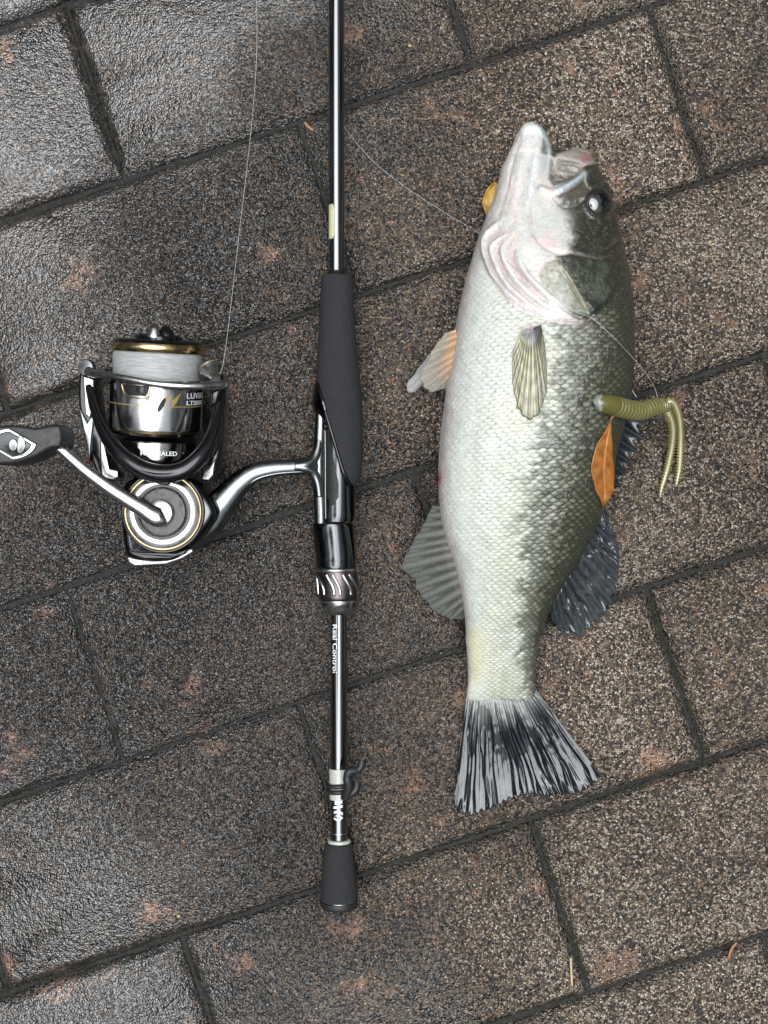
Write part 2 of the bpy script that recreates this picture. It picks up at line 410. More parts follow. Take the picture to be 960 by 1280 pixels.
# ------------------------------------------------------------------ trees round the place (seen only as dark green reflections)
def tree_belt():
    V, F = [], []
    n = 16000
    for i in range(n):
        a = random.uniform(0, 2*math.pi); r = random.uniform(3.6, 6.2)
        z = random.random()**0.8*(4.0+1.0*math.sin(a*5+1)+0.7*math.sin(a*11))
        s = random.uniform(0.09, 0.22)
        c = Vector((r*math.cos(a), r*math.sin(a), z))
        q = Matrix.Rotation(random.uniform(0, 6.28), 3, 'Z') @ Matrix.Rotation(random.uniform(0, 3.1), 3, 'X')
        b = len(V)
        for dx, dy, dz in ((-1, 0, 0), (0, -.45, .1), (1, 0, 0), (0, .45, .1)): V.append(c+q @ Vector((dx*s, dy*s, dz*s)))
        F.append((b, b+1, b+2, b+3))
    # added bough, out of view left of overhead, darkens reflections in the left pavers
    for i in range(800):
        c = Vector((random.gauss(-1.05, .34), random.gauss(-.34, .30), random.gauss(4.1, .16))); s = random.uniform(.05, .11)
        q = Matrix.Rotation(random.uniform(0, 6.28), 3, 'Z') @ Matrix.Rotation(random.uniform(-.7, .7), 3, 'X'); b = len(V)
        for dx, dy, dz in ((-1, 0, 0), (0, -.45, .1), (1, 0, 0), (0, .45, .1)): V.append(c+q @ Vector((dx*s, dy*s, dz*s)))
        F.append((b, b+1, b+2, b+3))
    vv, ff = tube_vf([Vector((-4.6, -.9, 2.9)), Vector((-2.8, -.6, 3.8)), Vector((-1.1, -.35, 4.1)), Vector((-.6, -.2, 4.15))], [.09, .06, .03, .01], 8, base=len(V)); V += vv; F += ff
    for i in range(26):
        a = i*0.2417+random.uniform(-.1, .1); r = random.uniform(4.2, 5.8); b0 = Vector((r*math.cos(a), r*math.sin(a), -0.005))
        vv, ff = tube_vf([b0, b0+Vector((.05, .1, 1.5)), b0+Vector((-.05, .05, 3.6))], [.16, .11, .05], 8, base=len(V))
        V += vv; F += ff
    o = mk('trees', V, F, M['foliage'], None, smooth=False)
    tag(o, 'dark green belt of trees round the paved place, with an added bough overhead', 'trees', kind='stuff')
M['foliage'] = mat('foliage', (0.055, 0.085, 0.03), 0.5, 0, nscale=1.5, cvar=0.6)
tree_belt()

# ------------------------------------------------------------------ FISH
def tab(pairs):
    a = np.array(pairs, float); return lambda v: np.interp(v, a[:, 0], a[:, 1])
def stab(pairs):
    a = np.array(pairs, float)
    from_x, from_y = a[:, 0], a[:, 1]
    d = np.gradient(from_y, from_x)
    def f(v):
        v = np.asarray(v, float); i = np.clip(np.searchsorted(from_x, v)-1, 0, len(from_x)-2)
        h = from_x[i+1]-from_x[i]; t = np.clip((v-from_x[i])/h, 0, 1)
        return ((2*t**3-3*t**2+1)*from_y[i]+(t**3-2*t**2+t)*h*d[i]+(-2*t**3+3*t**2)*from_y[i+1]+(t**3-t**2)*h*d[i+1])
    return f
fL = stab([(155, 657), (157, 653), (160, 650.5), (166, 647), (180, 641), (200, 633), (220, 626), (250, 616), (280, 604), (300, 597), (320, 591), (350, 582), (400, 571), (450, 563), (500, 556), (550, 550), (600, 548), (640, 550), (665, 554), (700, 565), (740, 577), (770, 581), (800, 583), (850, 585), (880, 584), (896, 590)])
fR = tab([(155, 669), (156, 672), (158, 675), (161, 678), (167, 681), (175, 684), (183, 686), (189, 689), (193, 694), (195.5, 710), (198, 730), (202, 738), (210, 744), (220, 750), (235, 757), (250, 764), (270, 769), (300, 776), (340, 784), (380, 789), (420, 791), (460, 790), (490, 788), (520, 783), (550, 775), (590, 766), (620, 758), (640, 752), (665, 742), (690, 728), (710, 717), (740, 698), (765, 685), (785, 677), (805, 672), (830, 669), (855, 668), (880, 668), (896, 660)])
fT = stab([(155, .0080), (160, .012), (175, .0165), (200, .025), (250, .040), (300, .051), (350, .058), (400, .062), (500, .064), (600, .060), (700, .046), (750, .036), (800, .026), (840, .0188), (860, .0140), (870, .0108), (880, .0082), (890, .0058), (896, .0045)])
fZ0 = stab([(155, .016), (175, .0105), (200, .006), (250, .002), (300, .0005), (400, 0.0), (700, 0.0), (800, .0006), (896, .001)])
PEXP = 2.45
def smooth(a, b, x):
    t = np.clip((x-a)/(b-a), 0, 1); return t*t*(3-2*t)
def pl_dist(u, v, P):
    """distance to a polyline and arc parameter"""
    best = np.full(u.shape, 1e9); tt = np.zeros(u.shape)
    P = [tuple(p[:2]) for p in interp_list(P, 5)]; n = len(P)
    for i in range(n-1):
        ax, ay = P[i]; bx, by = P[i+1]; dx, dy = bx-ax, by-ay
        t = np.clip(((u-ax)*dx+(v-ay)*dy)/(dx*dx+dy*dy+1e-9), 0, 1)
        d = np.hypot(u-ax-t*dx, v-ay-t*dy); m = d < best
        best[m] = d[m]; tt[m] = ((i+t)/(n-1))[m]
    return best, tt
def poly_sd(u, v, P):
    """signed distance, positive inside"""
    best = np.full(u.shape, 1e9); ins = np.zeros(u.shape, bool); n = len(P)
    for i in range(n):
        ax, ay = P[i]; bx, by = P[(i+1) % n]; dx, dy = bx-ax, by-ay
        t = np.clip(((u-ax)*dx+(v-ay)*dy)/(dx*dx+dy*dy+1e-9), 0, 1)
        best = np.minimum(best, np.hypot(u-ax-t*dx, v-ay-t*dy))
        c = ((ay > v) != (by > v)); xx = dx*(v-ay)/(dy if abs(dy) > 1e-9 else 1e-9)+ax
        ins ^= c & (u < xx)
    return np.where(ins, best, -best)
def vnoise(x, y, seed=0):
    """cheap value noise, -1..1"""
    r = np.random.default_rng(seed).random((256, 256))*2-1
    xi = np.floor(x).astype(int); yi = np.floor(y).astype(int); fx = x-xi; fy = y-yi
    fx = fx*fx*(3-2*fx); fy = fy*fy*(3-2*fy)
    g = lambda a, b: r[a % 256, b % 256]
    return (g(xi, yi)*(1-fx)+g(xi+1, yi)*fx)*(1-fy)+(g(xi, yi+1)*(1-fx)+g(xi+1, yi+1)*fx)*fy
def fbm(x, y, seed=0, o=4):
    s = 0; a = 0.5
    for k in range(o): s = s+a*vnoise(x*2**k, y*2**k, seed+k); a *= 0.55
    return s

rowsV = np.concatenate([np.arange(155, 215, 0.5), np.arange(215, 896.1, 0.8)])
def row_frame(v):
    T = fT(v); z0 = fZ0(v); zc = z0+0.46*T
    k = S*(H-zc)/H
    return (fL(v)-480)*k, (fR(v)-480)*k, (640-v)*k, zc, z0+T-zc, zc-z0
RX0, RX1, RY, RZC, RUP, RDN = row_frame(rowsV)
def fish_z(u, v):
    """height of the undetailed upper surface under pixel (u,v)"""
    z = 0.04
    for _ in range(12):
        p = Wp(u, v, z)
        x0 = np.interp(-p.y, -RY, RX0); x1 = np.interp(-p.y, -RY, RX1); zc = np.interp(-p.y, -RY, RZC); up = np.interp(-p.y, -RY, RUP)
        ww = min(0.999, abs((p.x-x0)/(x1-x0)*2-1))
        z = 0.5*z+0.5*(zc+up*(1-ww**PEXP)**(1/PEXP))
    return float(z)
def scales(a, b):
    """a across, b towards the tail, in scale units: returns height 0..1, local coords of the scale and an id"""
    Rr = 0.74; h = np.zeros(a.shape); done = np.zeros(a.shape, bool); la = np.zeros(a.shape); lb = np.zeros(a.shape); idv = np.zeros(a.shape); rim = np.ones(a.shape)
    j0 = np.floor((b-0.80)/0.5).astype(int)
    for dj in range(0, 5):
        j = j0+dj; off = 0.5*(j % 2)
        i = np.round(a-off); ca = i+off; cb = 0.5*j
        da = a-ca; db = b-cb; d = np.hypot(da*1.12, db)
        m = (~done) & (d < Rr) & (db > -0.5)
        la[m] = da[m]; lb[m] = db[m]; h[m] = (np.clip(db/Rr, -1, 1)*0.5+0.5)[m]*np.sqrt(np.clip(1-(d/Rr)**6, 0, 1))[m]
        idv[m] = (i*12.9898+j*78.233)[m]; rim[m] = (d/Rr)[m]; done |= m
    return h, la, lb, np.modf(np.abs(np.sin(idv)*43758.5453))[0], rim

def build_fish():
    nt_, nb = 400, 70
    th = np.concatenate([np.linspace(0, math.pi, nt_, endpoint=False), np.linspace(math.pi, 2*math.pi, nb, endpoint=False)])
    # theta 0 = left (belly) edge -> pi = right (back) edge over the top
    c, s = -np.cos(th), np.sin(th)
    q = 2/PEXP
    cx = np.sign(c)*np.abs(c)**q; sz = np.sign(s)*np.abs(s)**q
    mid = (RX0+RX1)/2; half = (RX1-RX0)/2
    X = mid[:, None]+half[:, None]*cx[None]
    Z = RZC[:, None]+np.where(sz > 0, sz, 0)[None]*RUP[:, None]+np.where(sz < 0, sz, 0)[None]*RDN[:, None]
    Y = np.repeat(RY[:, None], len(th), 1)
    Y = np.array(Y)
    # a little fore-aft bulge so the snout tip is round, then project to get the pixel each vertex falls on
    k = H/(S*(H-Z)); U = 480+X*k; Vv = 640-Y*k
    top = np.clip(sz, 0, 1)[None]*np.ones_like(X)
    tm = smooth(0.02, 0.22, top)
    W01 = np.clip((cx[None]+1)/2*np.ones_like(X), 0, 1)
    D = np.zeros_like(X)
    # outward normals
    P = np.stack([X, Y, Z], -1)
    du = np.roll(P, -1, 1)-np.roll(P, 1, 1); dv = np.gradient(P, axis=0)
    Nn = np.cross(dv, du); Nn /= np.linalg.norm(Nn, axis=-1, keepdims=True)+1e-12
    cen = np.stack([np.repeat(mid[:, None], len(th), 1), Y, np.repeat(RZC[:, None], len(th), 1)], -1)
    sg = np.sign(((P-cen)*Nn).sum(-1, keepdims=True)); sg[sg == 0] = 1; Nn *= sg
    # ---- scale lattice
    ds = np.hypot(np.diff(X, axis=1, append=X[:, :1]), np.diff(Z, axis=1, append=Z[:, :1]))
    arc = np.cumsum(ds, axis=1)-ds
    j_ref = int(nt_*0.52)
    wd_px = (RX1-RX0)
    sp = 0.0047*(wd_px/wd_px.max())**0.30
    A = (arc-arc[:, j_ref:j_ref+1])/sp[:, None]
    Bt = np.concatenate([[0], np.cumsum(-np.diff(RY)/((sp[1:]+sp[:-1])/2)/0.80)])
    Bm = np.repeat(Bt[:, None], len(th), 1)
    wob = 0.16*vnoise(A*0.6, Bm*0.6, 3)+0.35*vnoise(A*.12, Bm*.1, 4)
    h, la, lb, sid, rim = scales(A+wob, Bm+0.16*vnoise(A*.6+9, Bm*.6, 5)+0.4*vnoise(A*.1, Bm*.12, 6)+0.05*A)
    gill = [(560, 150), (605, 288), (603, 318), (612, 345), (630, 370), (655, 388), (690, 401), (722, 405), (745, 394), (770, 372), (784, 330), (800, 300), (830, 140)]
    hd = poly_sd(U, Vv, gill)           # >0 head side
    body = smooth(0.5, -3.0, hd)
    head = 1-body
    tailfade = smooth(888, 872, Vv)
    sc_amt = body*tailfade
    wdark_f = tab([(155, .9), (185, .80), (200, .62), (225, .58), (250, .57), (280, .62), (300, .66), (330, .60), (370, .60), (400, .60), (450, .58), (500, .56), (600, .545), (650, .53), (700, .56), (750, .63), (800, .73), (850, .87), (890, .9)])
    wdk = wdark_f(Vv)+0.055*fbm(U/22, Vv/16, 11)+0.03*fbm(U/7, Vv/7, 17)
    wdk = wdk+0.13*(sid-0.5)*body
    relw = (U-fL(Vv))/(fR(Vv)-fL(Vv))
    relw = np.where(sz[None] < 0, W01, relw)
    dark = 0.74*smooth(-0.10, 0.10, relw-wdk)+0.26*smooth(0.05, 0.30, relw-wdk)
    dark = np.where(Vv < 400, np.maximum(dark, smooth(-.075, .085, relw-wdk)*head), dark)
    D += sc_amt*(0.00072*(h-0.5)+0.00050*(sid-0.5)*la+0.00045*(np.modf(sid*7.3)[0]-0.5)*lb)*(0.70+0.30*smooth(0.10, 0.40, relw))*(0.85+0.4*dark)
    # ---- colours
    def C(r, g, b): return np.array([r, g, b], float)
    col = np.zeros(X.shape+(3,))
    def put(mask, c):
        nonlocal col
        m = np.clip(mask, 0, 1)[..., None]; col = col*(1-m)+c*m
    put(np.ones_like(X), C(.52, .545, .505))
    put(smooth(0.13, 0.0, relw)*0.5, C(.56, .46, .45))
    put(smooth(0.28, 0.42, relw)*0.8*body, C(.42, .44, .345))
    put(smooth(0.42, 0.56, relw)*0.55*body, C(.36, .39, .34))
    put(smooth(0.55, -0.2, fbm(U/30, Vv/40, 21))*smooth(0.1, .3, relw)*0.35*body, C(.46, .45, .29))
    # dark back with golden scale centres
    backc = C(.008, .010, .006)
    put(dark*0.97, backc)
    cenmask = smooth(0.38, 0.12, np.hypot(la*0.95, (lb-0.42)*1.2))*smooth(1.0, .84, rim)
    upb = 1-smooth(0.70, 0.97, relw)*0.5
    put(dark*cenmask*body*tailfade*upb*(0.25+0.70*sid), C(.155, .155, .080))
    edge_d = smooth(0.30, 0.02, lb)*body
    put(edge_d*(1-dark)*0.95*smooth(0.02, .30, relw)*(.5+.5*np.modf(sid*3.7)[0]), C(.19, .205, .15))
    put(smooth(.80, .98, rim)*body*tailfade*(0.34+0.6*dark)*smooth(.1, .3, relw), C(.05, .055, .04))
    put((1-dark)*body*cenmask*0.6*(0.2+0.8*sid), C(.68, .69, .64))
    # blotches of the lateral band
    ll = np.exp(-((relw-wdk-0.03)/0.05)**2)
    put(ll*smooth(0.0, .3, fbm(U/14, Vv/11, 31)+.25*(sid-.5))*0.5*body, C(.05, .06, .048))
    ptail = smooth(770, 800, Vv)*smooth(870, 840, Vv)
    put(ptail*np.exp(-((relw-.12)/.12)**2)*0.5, C(.55, .50, .22))
    # dark underneath side of back edge
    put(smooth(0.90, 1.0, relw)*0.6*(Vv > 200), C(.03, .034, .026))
    # pink vent
    put(np.exp(-((U-548)**2/8+(Vv-598)**2/60))*0.95, C(.55, .03, .05))
    # caudal base
    put(smooth(866, 884, Vv+7*fbm(U/6, Vv/6, 95))*0.9, C(.11, .12, .12))
    # ---------------- head
    hm = (Vv < 420)
    Uh, Vh = U[hm], Vv[hm]; tmh = tm[hm]; hh = head[hm]
    Dh = D[hm]; ch = col[hm]
    def puth(mask, c):
        nonlocal ch
        m = np.clip(mask, 0, 1)[..., None]; ch = ch*(1-m)+c*m
    def ridge(P_, wdt, amp, c=None, cm=0.0, taper=True):
        nonlocal Dh
        d, t = pl_dist(Uh, Vh, P_)
        tp = np.sin(np.pi*np.clip(t, 0.02, 0.98))**0.5 if taper else 1
        g_ = np.exp(-(d/wdt)**2)*tp
        Dh = Dh+amp*g_*tmh
        if c is not None: puth(g_*cm*tmh, c)
        return d, t
    # throat and cheek base
    puth(hh*(1-dark[hm])*0.8, C(.56, .535, .505))
    mott = fbm(Uh/6, Vh/6, 41)
    puth(hh*smooth(0.1, 0.5, fbm(Uh/16, Vh/20, 43))*0.55*(1-dark[hm]), C(.72, .58, .55))
    puth(hh*dark[hm]*0.85*smooth(-.3, .3, mott), C(.026, .023, .015))
    puth(hh*dark[hm]*smooth(0.10, 0.45, fbm(Uh/2.2, Vh/2.2, 49))*0.55, C(.11, .10, .062))
    # silver cheek patch
    puth(np.exp(-(((Uh-692)/18)**2+((Vh-274)/20)**2))*0.7, C(.46, .48, .45))
    puth(np.exp(-(((Uh-662)/12)**2+((Vh-318)/13)**2))*0.8, C(.66, .68, .64))
    # gill membrane step
    st = smooth(-1.5, 6, hd[hm])
    Dh = Dh+0.0016*st*tmh*smooth(760, 700, Uh)*smooth(280, 315, Vh)
    puth(smooth(4, 0.5, np.abs(hd[hm]))*0.45*smooth(300, 330, Vh)*smooth(740, 715, Uh), C(.40, .33, .33))
    fan = poly_sd(Uh, Vh, [(640, 288), (622, 282), (606, 300), (606, 325), (622, 358), (645, 382), (690, 400), (725, 401), (700, 388), (676, 368), (656, 345), (643, 315)])
    puth(smooth(-4, 5, fan)*0.55, C(.55, .45, .45))
    Dh = Dh-0.0006*smooth(-2, 5, fan)*tmh
    cw = C(.70, .70, .67)
    for Pl in ([(628, 275), (610, 292), (606, 313), (618, 346), (641, 371)],
               [(639, 290), (617, 308), (622, 335), (640, 363), (670, 386)],
               [(643, 293), (629, 308), (632, 328), (649, 355), (676, 379), (712, 397)],
               [(650, 318), (652, 335), (668, 356), (692, 378), (712, 392)]):
        ridge(Pl, 3.4, 0.0017, cw, 0.9)
    for Pl in ([(622, 296), (612, 312), (616, 335), (632, 362), (655, 380)], [(634, 300), (625, 315), (630, 337), (646, 362), (672, 383)], [(644, 312), (642, 328), (658, 352), (684, 377)]):
        ridge(Pl, 2.3, -0.0011, C(.44, .31, .33), 0.75)
    # lower jaw: dentary folds
    ridge([(650, 172), (642, 200), (636, 228), (628, 255), (622, 276)], 2.4, -0.0005, C(.66, .55, .53), 0.45)
    ridge([(661, 175), (652, 205), (646, 235), (644, 262), (652, 290)], 5.0, 0.0009, C(.80, .80, .78), 0.3)
    ridge([(672, 172), (668, 205), (664, 232), (662, 262)], 4.0, 0.0008, C(.74, .78, .80), 0.6)
    ridge([(668, 236), (662, 255), (664, 285), (676, 305), (692, 316), (720, 320), (752, 326)], 2.6, -0.0009, C(.50, .41, .39), 0.45)
    ridge([(670, 300), (684, 306), (700, 312)], 6, -0.0002, C(.66, .46, .44), 0.7)
    ridge([(648, 240), (644, 262), (640, 285)], 4.0, -0.0004, C(.70, .55, .50), 0.6)
    # lips of the lower jaw
    puth(smooth(185, 158, Vh)*0.45, C(.55, .60, .62))
    ridge([(676, 163), (684, 182), (686, 200), (682, 225)], 3.0, 0.0007, C(.50, .54, .54), 0.7)
    # mouth pocket
    mo = poly_sd(Uh, Vh, [(689, 199), (702, 199), (730, 207), (725, 219), (708, 226), (692, 231), (686, 222)])
    Dh = Dh-0.0030*smooth(-5, 8, mo)*tmh
    puth(smooth(-3, 1.5, mo), C(.20, .185, .16))
    puth(smooth(0, 4, mo)*smooth(208, 222, Vh)*0.9, C(.055, .050, .030))
    puth(smooth(0, 4, mo)*smooth(.0, .4, vnoise(Uh/9+Vh/14, Vh/2.5-Uh/6, 61))*0.35, C(.40, .37, .33))
    lp = poly_sd(Uh, Vh, [(688, 201), (697, 193), (716, 188), (736, 188), (743, 206), (730, 208), (704, 200)])
    puth(smooth(-2, 1.5, lp)*0.95, C(.25, .215, .185)); Dh = Dh+0.0007*smooth(-2, 3, lp)*tmh
    ridge([(700, 201), (716, 203), (730, 208)], 1.6, -0.0008, C(.09, .07, .055), 0.8)
    puth(np.exp(-(((Uh-731)/6)**2+((Vh-201)/4)**2))*0.7, C(.28, .09, .09))
    ridge([(690, 212), (704, 212), (722, 214)], 2.0, 0.0006, C(.36, .33, .29), 0.6)
    ridge([(690, 222), (702, 221), (716, 219)], 1.5, -0.0006, C(.08, .07, .05), 0.6)
    # maxilla
    ridge([(676, 236), (690, 240), (705, 236), (718, 228), (728, 219)], 4.2, 0.0016, C(.40, .44, .48), 0.9, taper=False)
    puth(np.exp(-(((Uh-686)/8)**2+((Vh-240)/5)**2))*0.9, C(.52, .38, .36))
    mx2 = poly_sd(Uh, Vh, [(694, 246), (716, 238), (730, 228), (738, 240), (730, 250), (712, 256)])
    Dh = Dh+0.0008*smooth(-2, 4, mx2)*tmh
    puth(smooth(-3, 3, mx2)*0.85, C(.085, .072, .052))
    ridge([(692, 248), (704, 258), (716, 258), (732, 250)], 1.8, -0.0006, C(.12, .10, .08), 0.5)
    # snout plate
    ridge([(729, 214), (731, 228), (738, 240), (744, 236)], 1.8, -0.0006, C(.40, .38, .30), 0.7)
    # operculum
    op = poly_sd(Uh, Vh, [(692, 322), (712, 318), (740, 323), (764, 328), (771, 342), (768, 362), (756, 380), (741, 392), (728, 380), (714, 356), (700, 338)])
    Dh = Dh+0.0014*smooth(-2, 4, op)*tmh
    puth(smooth(-2, 3, op)*0.92, C(.026, .028, .019))
    puth(smooth(0, 5, op)*smooth(.0, .5, fbm(Uh/7, Vh/11, 71))*0.6, C(.075, .085, .062))
    puth(np.exp(-(((Uh-742)/9)**2+((Vh-384)/9)**2))*0.95, C(.018, .022, .020))
    so = poly_sd(Uh, Vh, [(673, 345), (682, 330), (694, 328), (712, 358), (736, 394), (716, 392), (692, 376), (678, 362)])
    Dh = Dh+0.0009*smooth(-2, 4, so)*tmh
    puth(smooth(-2, 3, so)*0.7, C(.27, .28, .21))
    sob = smooth(.1, .5, vnoise(Uh/3.0, Vh/3.0, 77))
    puth(smooth(0, 3, so)*sob*0.45, C(.13, .14, .10))
    ridge([(692, 328), (705, 342), (718, 362), (736, 393)], 1.6, 0.0007, C(.27, .25, .15), 0.8, taper=False)
    ridge([(678, 366), (694, 380), (714, 393), (730, 400)], 1.8, -0.0009, C(.38, .32, .28), 0.6)
    ridge([(741, 392), (734, 403), (722, 410), (712, 414)], 2.0, -0.0012, C(.12, .10, .09), 0.8)
    # eye socket rim
    de = np.hypot((Uh-750)/0.95, Vh-252)
    Dh = Dh+(0.0010*np.exp(-((de-21)/2.5)**2)-0.0030*smooth(18, 12, de))*tmh
    puth(smooth(22, 15, de)*0.85, C(.035, .038, .032))
    # fin root pockets
    ridge([(648, 413), (660, 408), (678, 404)], 3.0, -0.0012, C(.50, .36, .36), 0.7)
    # veined, slightly crumpled head skin
    Dh = Dh+hh*tmh*(0.00016*fbm(Uh/3.2, Vh/3.2, 141)+0.00028*fbm(Uh/8, Vh/10, 143))
    vein = np.exp(-(fbm(Uh/13, Vh/17, 151)/0.035)**2)*hh*(1-dark[hm])
    puth(vein*0.35, C(.50, .40, .37))
    puth(hh*(1-dark[hm])*smooth(.12, .4, fbm(Uh/10, Vh/13, 157))*0.4, C(.45, .46, .45))
    puth(hh*(1-dark[hm])*smooth(.15, .42, fbm(Uh/7, Vh/9, 163))*0.35, C(.62, .56, .42))
    puth(np.exp(-(((Uh-680)/7)**2+((Vh-208)/24)**2))*0.55, C(.30, .31, .31))
    D[hm] = Dh; col[hm] = ch
    # gentle flesh unevenness
    D += 0.0012*fbm(U/55, Vv/70, 81)*tm+0.0004*fbm(U/18, Vv/22, 83)*tm
    col *= (1+0.10*fbm(U/9, Vv/9, 91))[..., None]
    P2 = P+Nn*D[..., None]
    P2[..., 2] = np.maximum(P2[..., 2], 0.0003)
    # close both ends
    e0 = P2[0].mean(0)+np.array([0, 0.0006, 0]); e1_ = P2[-1].mean(0)-np.array([0, 0.001, 0])
    P2 = np.concatenate([np.repeat(e0[None, None], P2.shape[1], 1), P2, np.repeat(e1_[None, None], P2.shape[1], 1)])
    col = np.concatenate([col[:1], col, col[-1:]])
    return grid_mesh('body', P2, np.clip(col, 0.004, 0.9), closed_u=True)
fish = empty('fish', Wp(665, 560, 0), 'wet olive and silver white bass lying belly-left on the pavers', 'fish')
fish_body = link('body', build_fish(), M['skin'], fish)

# upper lip and palate behind the mouth opening
lipV = interp_list([(689, 200, .018, 2.2), (697, 197.5, .020, 4.6), (710, 194, .0215, 6.6), (724, 192, .0215, 7.0), (734, 194.5, .0205, 6.2), (739, 203, .0205, 5.4), (741, 213, .0215, 4.5)], 8)
rgl = np.random.default_rng(3)
def colored_tube(name, keys, cols, mat_, parent, seg=20, flat=1.0, ring=None):
    n = len(keys); Va = np.zeros((n, seg, 3)); Ca = np.zeros((n, seg, 4))
    pts = [Wp(k[0], k[1], k[2]) for k in keys]
    for i in range(n):
        t = (pts[min(i+1, n-1)]-pts[max(i-1, 0)]).normalized(); a = t.cross(Vector((0, 0, 1))).normalized(); b = a.cross(t)
        r = px(keys[i][3], keys[i][2])*(0.05 if i in (0, n-1) else 1)
        for j in range(seg):
            an = 2*math.pi*j/seg
            Va[i, j] = pts[i]+a*math.cos(an)*r+b*math.sin(an)*r*flat
            Ca[i, j, :3] = cols(i/(n-1), an); Ca[i, j, 3] = 1
    return link(name, grid_mesh(name, Va, Ca, closed_u=True), mat_, parent)
def lipcol(t, an):
    if 0.55 < t < 0.80 and math.sin(an) > 0.2 and math.cos(an) > -0.2: return (.26, .10, .095)
    return (.20, .175, .15) if t < 0.7 else (.09, .082, .06)
colored_tube('upper_lip', lipV, lipcol, M['skin'], fish, 20, 1.0)

# eye
def eye():
    c0 = Wp(750, 252, fish_z(750, 252)); nrm = Vector((0.30, 0.04, 0.95)).normalized()
    r = px(18.5, 0.03)
    o0 = c0-nrm*r*0.18
    Xa = nrm.cross(Vector((0, 1, 0))).normalized(); Ya = nrm.cross(Xa)
    n, sg = 30, 48; V = np.zeros((n, sg, 3)); Cc = np.zeros((n, sg, 3))
    for i in range(n):
        ph = (i+0.001)/(n-1)*math.pi*0.62
        bulge = 1.0+0.06*math.exp(-(ph/0.5)**2)
        for k in range(sg):
            an = 2*math.pi*k/sg
            V[i, k] = o0+(nrm*math.cos(ph)*bulge*0.42+(Xa*math.cos(an)*0.94+Ya*math.sin(an))*math.sin(ph))*r
            d = math.sin(ph)
            if ph > 1.30: cc = (.09, .105, .11)
            elif d < 0.52: cc = (.002, .003, .006)
            elif d < 0.56: cc = (.06, .045, .025)
            else: cc = (.016+.006*math.sin(an*17), .013+.004*math.sin(an*17), .010)
            Cc[i, k] = cc
    return grid_mesh('eye', V, Cc, closed_u=True)
M['eyeball'] = tint_mat('eyeball', 0.06, 1.0, sheen_r=0.02, spec=0.7)
link('eye', eye(), M['eyeball'], fish)

# fins
def resample(P, n):
    P = np.array(P, float); d = np.concatenate([[0], np.cumsum(np.linalg.norm(np.diff(P[:, :2], axis=0), axis=1))])
    t = np.linspace(0, d[-1], n)
    return np.stack([np.interp(t, d, P[:, k]) for k in range(P.shape[1])], 1)
def fin(name, base, tip, rays, colf, mat_, along=40, per=8, ridge=0.00035, thick=0.0004, notch=0.0, bend=0.0, label=None, seed=0, wav=0.0004, film=0.0, zdrop=0.0):
    """base and tip: polylines of (u, v, z); colf(s across, t along, rayness)->rgba"""
    rg = np.random.default_rng(seed)
    n = rays*per+1
    Bp = resample(base, n); Tp = resample(tip, n); Tp = Bp+(Tp-Bp)*(1+0.8*notch)
    s = np.linspace(0, 1, n); sj = s+0.55/rays*vnoise(s*rays*0.55, np.full(n, 0.5), 400+seed)*np.sin(np.pi*s)**.5; ph = np.cos(2*np.pi*sj*rays)      # 1 on a ray
    rayn = 0.5+0.5*ph
    jit = np.interp(s, np.linspace(0, 1, rays+1), rg.uniform(-1, 1, rays+1))
    t = np.linspace(0, 1, along)
    V = np.zeros((along, n, 3)); Cc = np.zeros((along, n, 4))
    L_ = 1-notch*(1-rayn)-0.35*notch*(0.5+0.5*jit)
    for i, tt in enumerate(t):
        te = tt*L_
        mid = Bp*(1-te)[:, None]+Tp*te[:, None]
        if zdrop: fz_ = smooth(-0.08, zdrop, te)-smooth(-0.08, zdrop, np.array(0.0))*(1-te); mid[:, 2] = Bp[:, 2]*(1-fz_)+Tp[:, 2]*fz_
        arch = np.sin(np.pi*te)
        split = 1+0.6*smooth(0.35, 1, np.array(tt))
        ry = rayn*(1-0.0*tt)
        sub = 0.5+0.5*np.cos(2*np.pi*sj*rays*2)
        hgt = ridge*(ry**1.5*(1-0.45*tt)+0.45*tt*sub)*smooth(0, 0.06, np.array(tt)) + wav*fbm(s*7+seed, np.full(n, tt*3.0), 200+seed)+bend*arch
        if film:
            xx = s*rays*1.0+0.5*vnoise(s*9, np.full(n, tt*3.0), 240+seed)
            fl = vnoise(xx, np.full(n, tt*1.6), 220+seed)+0.35*vnoise(xx*2.3, np.full(n, tt*5.0), 230+seed)
            hgt = hgt+film*(np.clip((fl-0.10)*1.6, -1, 0.10)-0.10)*smooth(0.02, .32, np.array(tt))
        for j in range(n):
            p = Wp(mid[j, 0], mid[j, 1], mid[j, 2]); V[i, j] = (p.x, p.y, p.z+hgt[j])
            Cc[i, j] = colf(s[j], tt, max(rayn[j], sub[j]*smooth(.5, .8, np.array(tt))))
    lo = V.copy(); lo[..., 2] -= thick
    ringV = np.concatenate([V, lo[:, ::-1]], 1); ringC = np.concatenate([Cc, Cc[:, ::-1]], 1)
    # closing ends
    e0 = ringV[:1].copy(); e0[0] = np.concatenate([(V[0]+lo[0])/2, ((V[0]+lo[0])/2)[::-1]]); e1_ = ringV[-1:].copy(); e1_[0] = np.concatenate([(V[-1]+lo[-1])/2, ((V[-1]+lo[-1])/2)[::-1]])
    ringV = np.concatenate([e0, ringV, e1_]); ringC = np.concatenate([ringC[:1], ringC, ringC[-1:]])
    o = link(name, grid_mesh(name, ringV, ringC, closed_u=True), mat_, fish)
    if label: o['label'] = label
    return o
def fz(u, v, d=0.0008): return (u, v, fish_z(u, v)+d)
